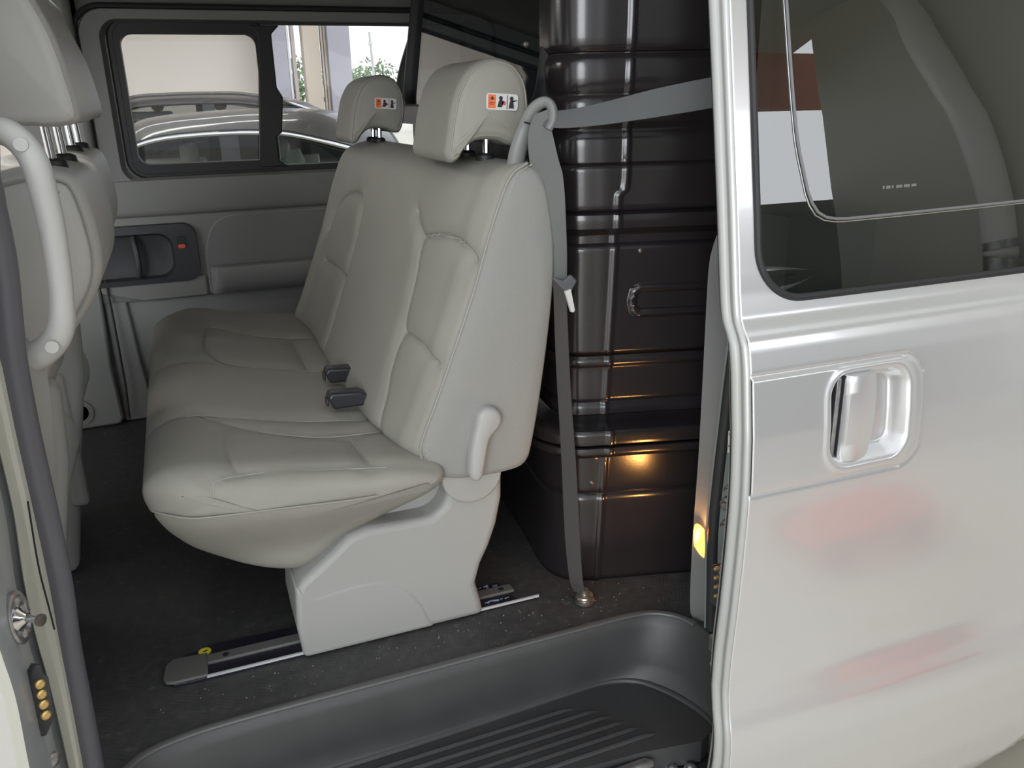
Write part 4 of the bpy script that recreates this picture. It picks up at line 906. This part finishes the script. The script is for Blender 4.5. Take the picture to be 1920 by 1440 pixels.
lo_ = bpy.data.objects.new('step_lamp_bulb', l); COL.objects.link(lo_); c = W(1308, 1010, 1.146); lo_.location = (c[0]-.004, c[1]-.003, c[2]); lo_.rotation_euler = (Vector((.72, 1.37, .30))-lo_.location).to_track_quat('-Z', 'Y').to_euler()
# seal beside the trim and painted jamb
cen = [(1402, 400), (1396, 500), (1388, 600), (1374, 700), (1362, 800), (1350, 900), (1340, 1000), (1338, 1100), (1336, 1200), (1334, 1300), (1340, 1345)]
k = MB(); k.tube(spl([W(u, v, 1.125) for u, v in cen], 60), .0115, 12, ell=1.2); tag(k.build('body_seal', RUB), 'black rubber seal between the grey trim strip and the open sliding door edge', 'seal')
k = MB(); A = spl([W(u, v, 1.115) for u, v in cen], 50); k.grid([A+np.array([-.006, 0.02, 0]), A+np.array([.006, 0, 0]), A+np.array([.02, -.02, 0]), A+np.array([.025, -.07, 0]), A+np.array([.2, -.07, 0])]); tag(k.build('body_jamb', mat('grey_green_jamb', (.16, .185, .18), .45)), 'grey-green painted body jamb visible beside the sliding door edge', 'panel')
k = MB(); tag(k.add([W(1366, 808, 1.10), W(1379, 805, 1.09), W(1378, 851, 1.09), W(1364, 848, 1.10)], [(0, 1, 2, 3)]).build('jamb_label', WHITE, smooth=False), 'small white printed label on the body jamb', 'label')
o = bpy.data.objects['jamb_label']; md = o.modifiers.new('t', 'SOLIDIFY'); md.thickness = .0008
for (u, v) in ((1369, 814), (1372, 826), (1368, 836), (1375, 840), (1374, 816)):
    c = W(u, v, 1.0935); k = MB(); k.box(c[0]-.002, c[0]+.002, c[1]-.0005, c[1]+.0005, c[2]-.002, c[2]+.002); k.build('print_mark', BLKP, o)

# ================================================================ NEAR SLIDING DOOR (open, slid back)
SD = thing('sliding_door', 'open silver sliding door with tinted window and recessed pull handle', 'door', (1.2, .93, -.4))
zt = [(-.46, .985), (-.40, .955), (-.34, .930), (-.25, .912), (-.15, .900), (-.084, .894), (-.05, .8945), (-.022, .898), (.005, .905), (.049, .912), (.12, .911), (.208, .905), (.30, .901), (.386, .899), (.425, .900), (.50, .905), (.596, .918), (.625, .924), (.640, .929), (.652, .940), (.666, .948), (.70, .955), (.814, .973), (.954, .997), (1.089, 1.021), (1.25, 1.052), (1.35, 1.075)]
ZZ = np.array([a for a, _ in zt]); YY = np.array([b for _, b in zt])
def skinY(z): return np.interp(z, ZZ, YY)
gar = rr(.60, 1.040, .409, .5885, .045, 10)       # garnish panel outline (raised)
rec = rr(.858, 1.005, .432, .575, .034, 10)       # handle cup
def signed(a, b, poly):
    d = pdist(a, b, np.vstack([poly, poly[:1]])); return np.where(inside(a, b, poly), -d, d)
def nonuni(lo, hi, coarse, fine):
    out = [lo]; 
    while out[-1] < hi:
        x = out[-1]; st = coarse
        for (a, b, s_) in fine:
            if a <= x < b: st = min(st, s_)
        out.append(x+st)
    return np.array(out)
xs = nonuni(.72, 1.95, .02, [(.72, 1.08, .0035)]); zs = nonuni(-.46, 1.34, .012, [(.39, .61, .0035), (.61, .80, .004), (-.03, .02, .006)])
X, Z = np.meshgrid(xs, zs, indexing='ij'); Ys = skinY(Z)
# crown along X
Ys = Ys + .010*((X-1.1)/.6)**2
# the shoulder crease softens toward the rear
sg = signed(X, Z, gar); sr = signed(X, Z, rec)
rail_edge = X < .86
Ys = Ys-.0045*smooth(.003, -.004, sg)+.004*np.exp(-(sg/.0022)**2)
Ys = Ys+.026*smooth(.002, -.016, sr)-.003*np.exp(-((sr-.006)/.005)**2)
wo = rr(.752, 2.30, .688, 1.50, .075, 12)
wop = np.array([(p[0]+ (p[1]-.70)*.0, p[1]) for p in wo])
sw = signed(X, Z, wop)
k = MB(); fs = []; nz_ = len(zs)
for i in range(len(xs)-1):
    for j in range(nz_-1):
        if (sw[i, j]+sw[i+1, j+1])/2 < .0005: continue
        zbot = -.46 if xs[i] < 1.25 else -.46+ (xs[i]-1.25)*.55
        if zs[j] < zbot: continue
        fs.append((i*nz_+j, (i+1)*nz_+j, (i+1)*nz_+j+1, i*nz_+j+1))
k.add(np.stack([X, Ys, Z], -1).reshape(-1, 3), fs); skin = k.build('outer_skin', SILVER, SD, angle=70)
md = skin.modifiers.new('t', 'SOLIDIFY'); md.thickness = .0012; md.offset = -1 
# inner body of the door
k = MB(); zz = np.linspace(-.44, 1.33, 50); k.grid([[(.735, skinY(z)+.012, z) for z in zz], [(.735, skinY(z)+.055, z) for z in zz], [(1.9, skinY(z)+.055, z) for z in zz]])
inn = MB()
for z0, z1 in ((-.44, .66), ):
    zz = np.linspace(z0, z1, 40); inn.grid([[(.735, skinY(z)+.035, z) for z in zz], [(.735, skinY(z)+.075, z) for z in zz], [(1.9, skinY(z)+.075, z) for z in zz], [(1.9, skinY(z)+.035, z) for z in zz]], cu=True)
inn.build('inner_shell', TRIM2, SD, angle=50)
# front edge hems
def hemcurve(dx, dy, z0=-.44, z1=1.33, n=120):
    zz = np.linspace(z0, z1, n)
    yy = np.interp(zz, ZZ, YY); return [(.72+dx, y+dy+.0042, z) for y, z in zip(yy, zz)]
prof = [(.002, 0), (-.003, .0005), (-.007, .004), (-.0075, .008), (-.005, .012), (-.0055, .015), (-.009, .018), (-.013, .022), (-.0135, .027), (-.010, .031), (.002, .034), (.015, .05)]
k = MB(); k.grid([hemcurve(a, b) for a, b in prof]); k.build('edge_flange', mat('flange_silver', (.44, .445, .43), .33, metal=.35, coat=.4), SD, angle=60)
k = MB(); k.tube(hemcurve(.004, .042), .007, 8); k.build('edge_seal', RUB, SD)
# garnish front end line
# window: glass, gasket
k = MB(); go = rr(.752, 2.30, .688, 1.50, .075, 14)
k.tube([(p[0], skinY(min(p[1], 1.34))+.010*((p[0]-1.1)/.6)**2-.001, min(p[1], 1.34)) for p in go if p[1] < 1.34 and p[0] < 1.9][::1], .0042, 8)
cc = np.array([p for p in go])
k = MB(); seq = [(.752, z) for z in np.linspace(1.33, .763, 40)]+[tuple(p) for p in rr(.752, 2.30, .688, 1.50, .075, 14)[28:42]]+[(x, .688) for x in np.linspace(.83, 1.94, 40)]
seq = [(p[0], skinY(p[1])+.010*((p[0]-1.1)/.6)**2-.0015, p[1]) for p in seq]
k.tube(seq, .0055, 8); k.build('window_gasket', RUB, SD)
k = MB(); gx = np.linspace(.752, 1.94, 60); gz = np.linspace(.688, 1.335, 40); rows = []
fs = []; GV = []
for x in gx:
    for z in gz: GV.append((x, skinY(z)+.010*((x-1.1)/.6)**2+.0005, z))
for i in range(59):
    for j in range(39):
        cx, cz = (gx[i]+gx[i+1])/2, (gz[j]+gz[j+1])/2
        if cx < .752+.075 and cz < .688+.075 and math.hypot(cx-.827, cz-.763) > .084: continue
        fs.append((i*40+j, (i+1)*40+j, (i+1)*40+j+1, i*40+j+1))
k.add(GV, fs); gl_ = k.build('window_glass', GLASSD, SD)
# sliding pane outline inside
sq = [(.803+(1.33-z)*.075*0, z) for z in np.linspace(1.33, .86, 30)]
ip = [(.805, 1.33), (.812, 1.10), (.822, .93), (.835, .86)]+[(.845, .825), (.862, .803), (.89, .795), (.93, .794)]+[(1.2, .797), (1.6, .803), (1.9, .806)]
iq = spl(ip, 90); k = MB(); k.tube([(p[0], skinY(p[1])+.010*((p[0]-1.1)/.6)**2-.0008, p[1]) for p in iq], .0022, 8); k.build('pane_seal', mat('pane_seal_grey', (.16, .16, .165), .3), SD)
k = MB(); k.tube([(p[0]-.004, skinY(p[1])+.010*((p[0]-1.1)/.6)**2-.0004, p[1]-.004) for p in iq], .0012, 8); k.build('pane_edge', CHROME, SD)
# etched mark on the glass
mk = MB()
for i, (x0, wdt) in enumerate(((.978, .004), (.985, .008), (.996, .003), (1.004, .012), (1.019, .012), (1.034, .010))):
    z0 = .832+.0; mk.prism([(x0, z0), (x0+wdt, z0), (x0+wdt, z0+.0045), (x0, z0+.0045)], skinY(.835)+.0002, skinY(.835)+.0006)
mk.build('glass_marking', mat('etched_grey', (.16, .16, .15), .6), SD, smooth=False)
# pull handle
hd = MB(); pr = []
for z in np.linspace(.436, .573, 24):
    f = abs((z-.5045)/.0685); e = .003*max(0, (f-.9)*10)**1.5; yb = skinY(.5)
    bow = -.010*(1-f*f)
    pr.append([(.882+e, yb+.022, z), (.882+e, yb+.000, z), (.886+e, yb-.0055+bow*.3, z), (.905, yb-.009+bow*.3, z), (.934-e+.004*(1-f*f), yb-.0035+bow*.3, z), (.937-e+.004*(1-f*f), yb+.004, z), (.930-e, yb+.016, z), (.900, yb+.024, z)])
hd.grid(pr, cv=True, cap0=True, cap1=True); hh = hd.build('pull_handle', SILVER, SD, angle=50, bevel=0)
k = MB(); yb = skinY(.5); k.box(.869, .8815, yb+.006, yb+.026, .440, .570); k.build('handle_pivot', STEEL, hh, bevel=.003)
k = MB(); k.box(.8665, .8690, yb+.004, yb+.030, .437, .573); k.build('handle_gap', GAP, hh)
k = MB(); k.box(.8805, .8835, yb+.003, yb+.026, .438, .572); k.build('handle_gap', GAP, hh)
# latch hardware on the door's edge
for (u, v, r_) in ((1368, 918, .009), (1363, 945, .011), (1371, 965, .008), (1361, 985, .009), (1366, 1040, .009), (1372, 1052, .007), (1357, 1070, .010)):
    c = W(u, v, .99); k = MB(); k.lathe(c, (-.8, -.5, 0), [(-.01, r_), (.003, r_), (.006, r_*.6), (.010, r_*.5)], 14); k.build('latch_fitting', DSTEEL, SD)
pl = MB(); P0 = W(1345, 1070, 1.0); P1 = W(1372, 1130, 1.0); pl.box(P0[0], P1[0]+.01, .985, 1.02, P1[2], P0[2]); cb = pl.build('contact_block', TRIMD, SD, bevel=.003)
for v in (1066, 1083, 1100, 1117):
    c = W(1341, v, .995); k = MB(); k.lathe(c+np.array([.006, 0, 0]), (-1, -.2, 0), [(0, .0032), (.007, .0032), (.009, .002)], 10); k.build('contact_pin', BRASS, cb)
pl = MB(); P0 = W(1336, 1195, 1.0); P1 = W(1352, 1218, 1.0); pl.box(P0[0], P1[0], .99, 1.01, P1[2], P0[2]); pl.build('stop_block', STEEL, SD, bevel=.002)
c = W(1335, 1243, 1.0); k = MB(); k.lathe(c, (-.5, -.8, 0), [(0, .004), (.004, .004)], 10); k.build('screw', STEEL, SD)
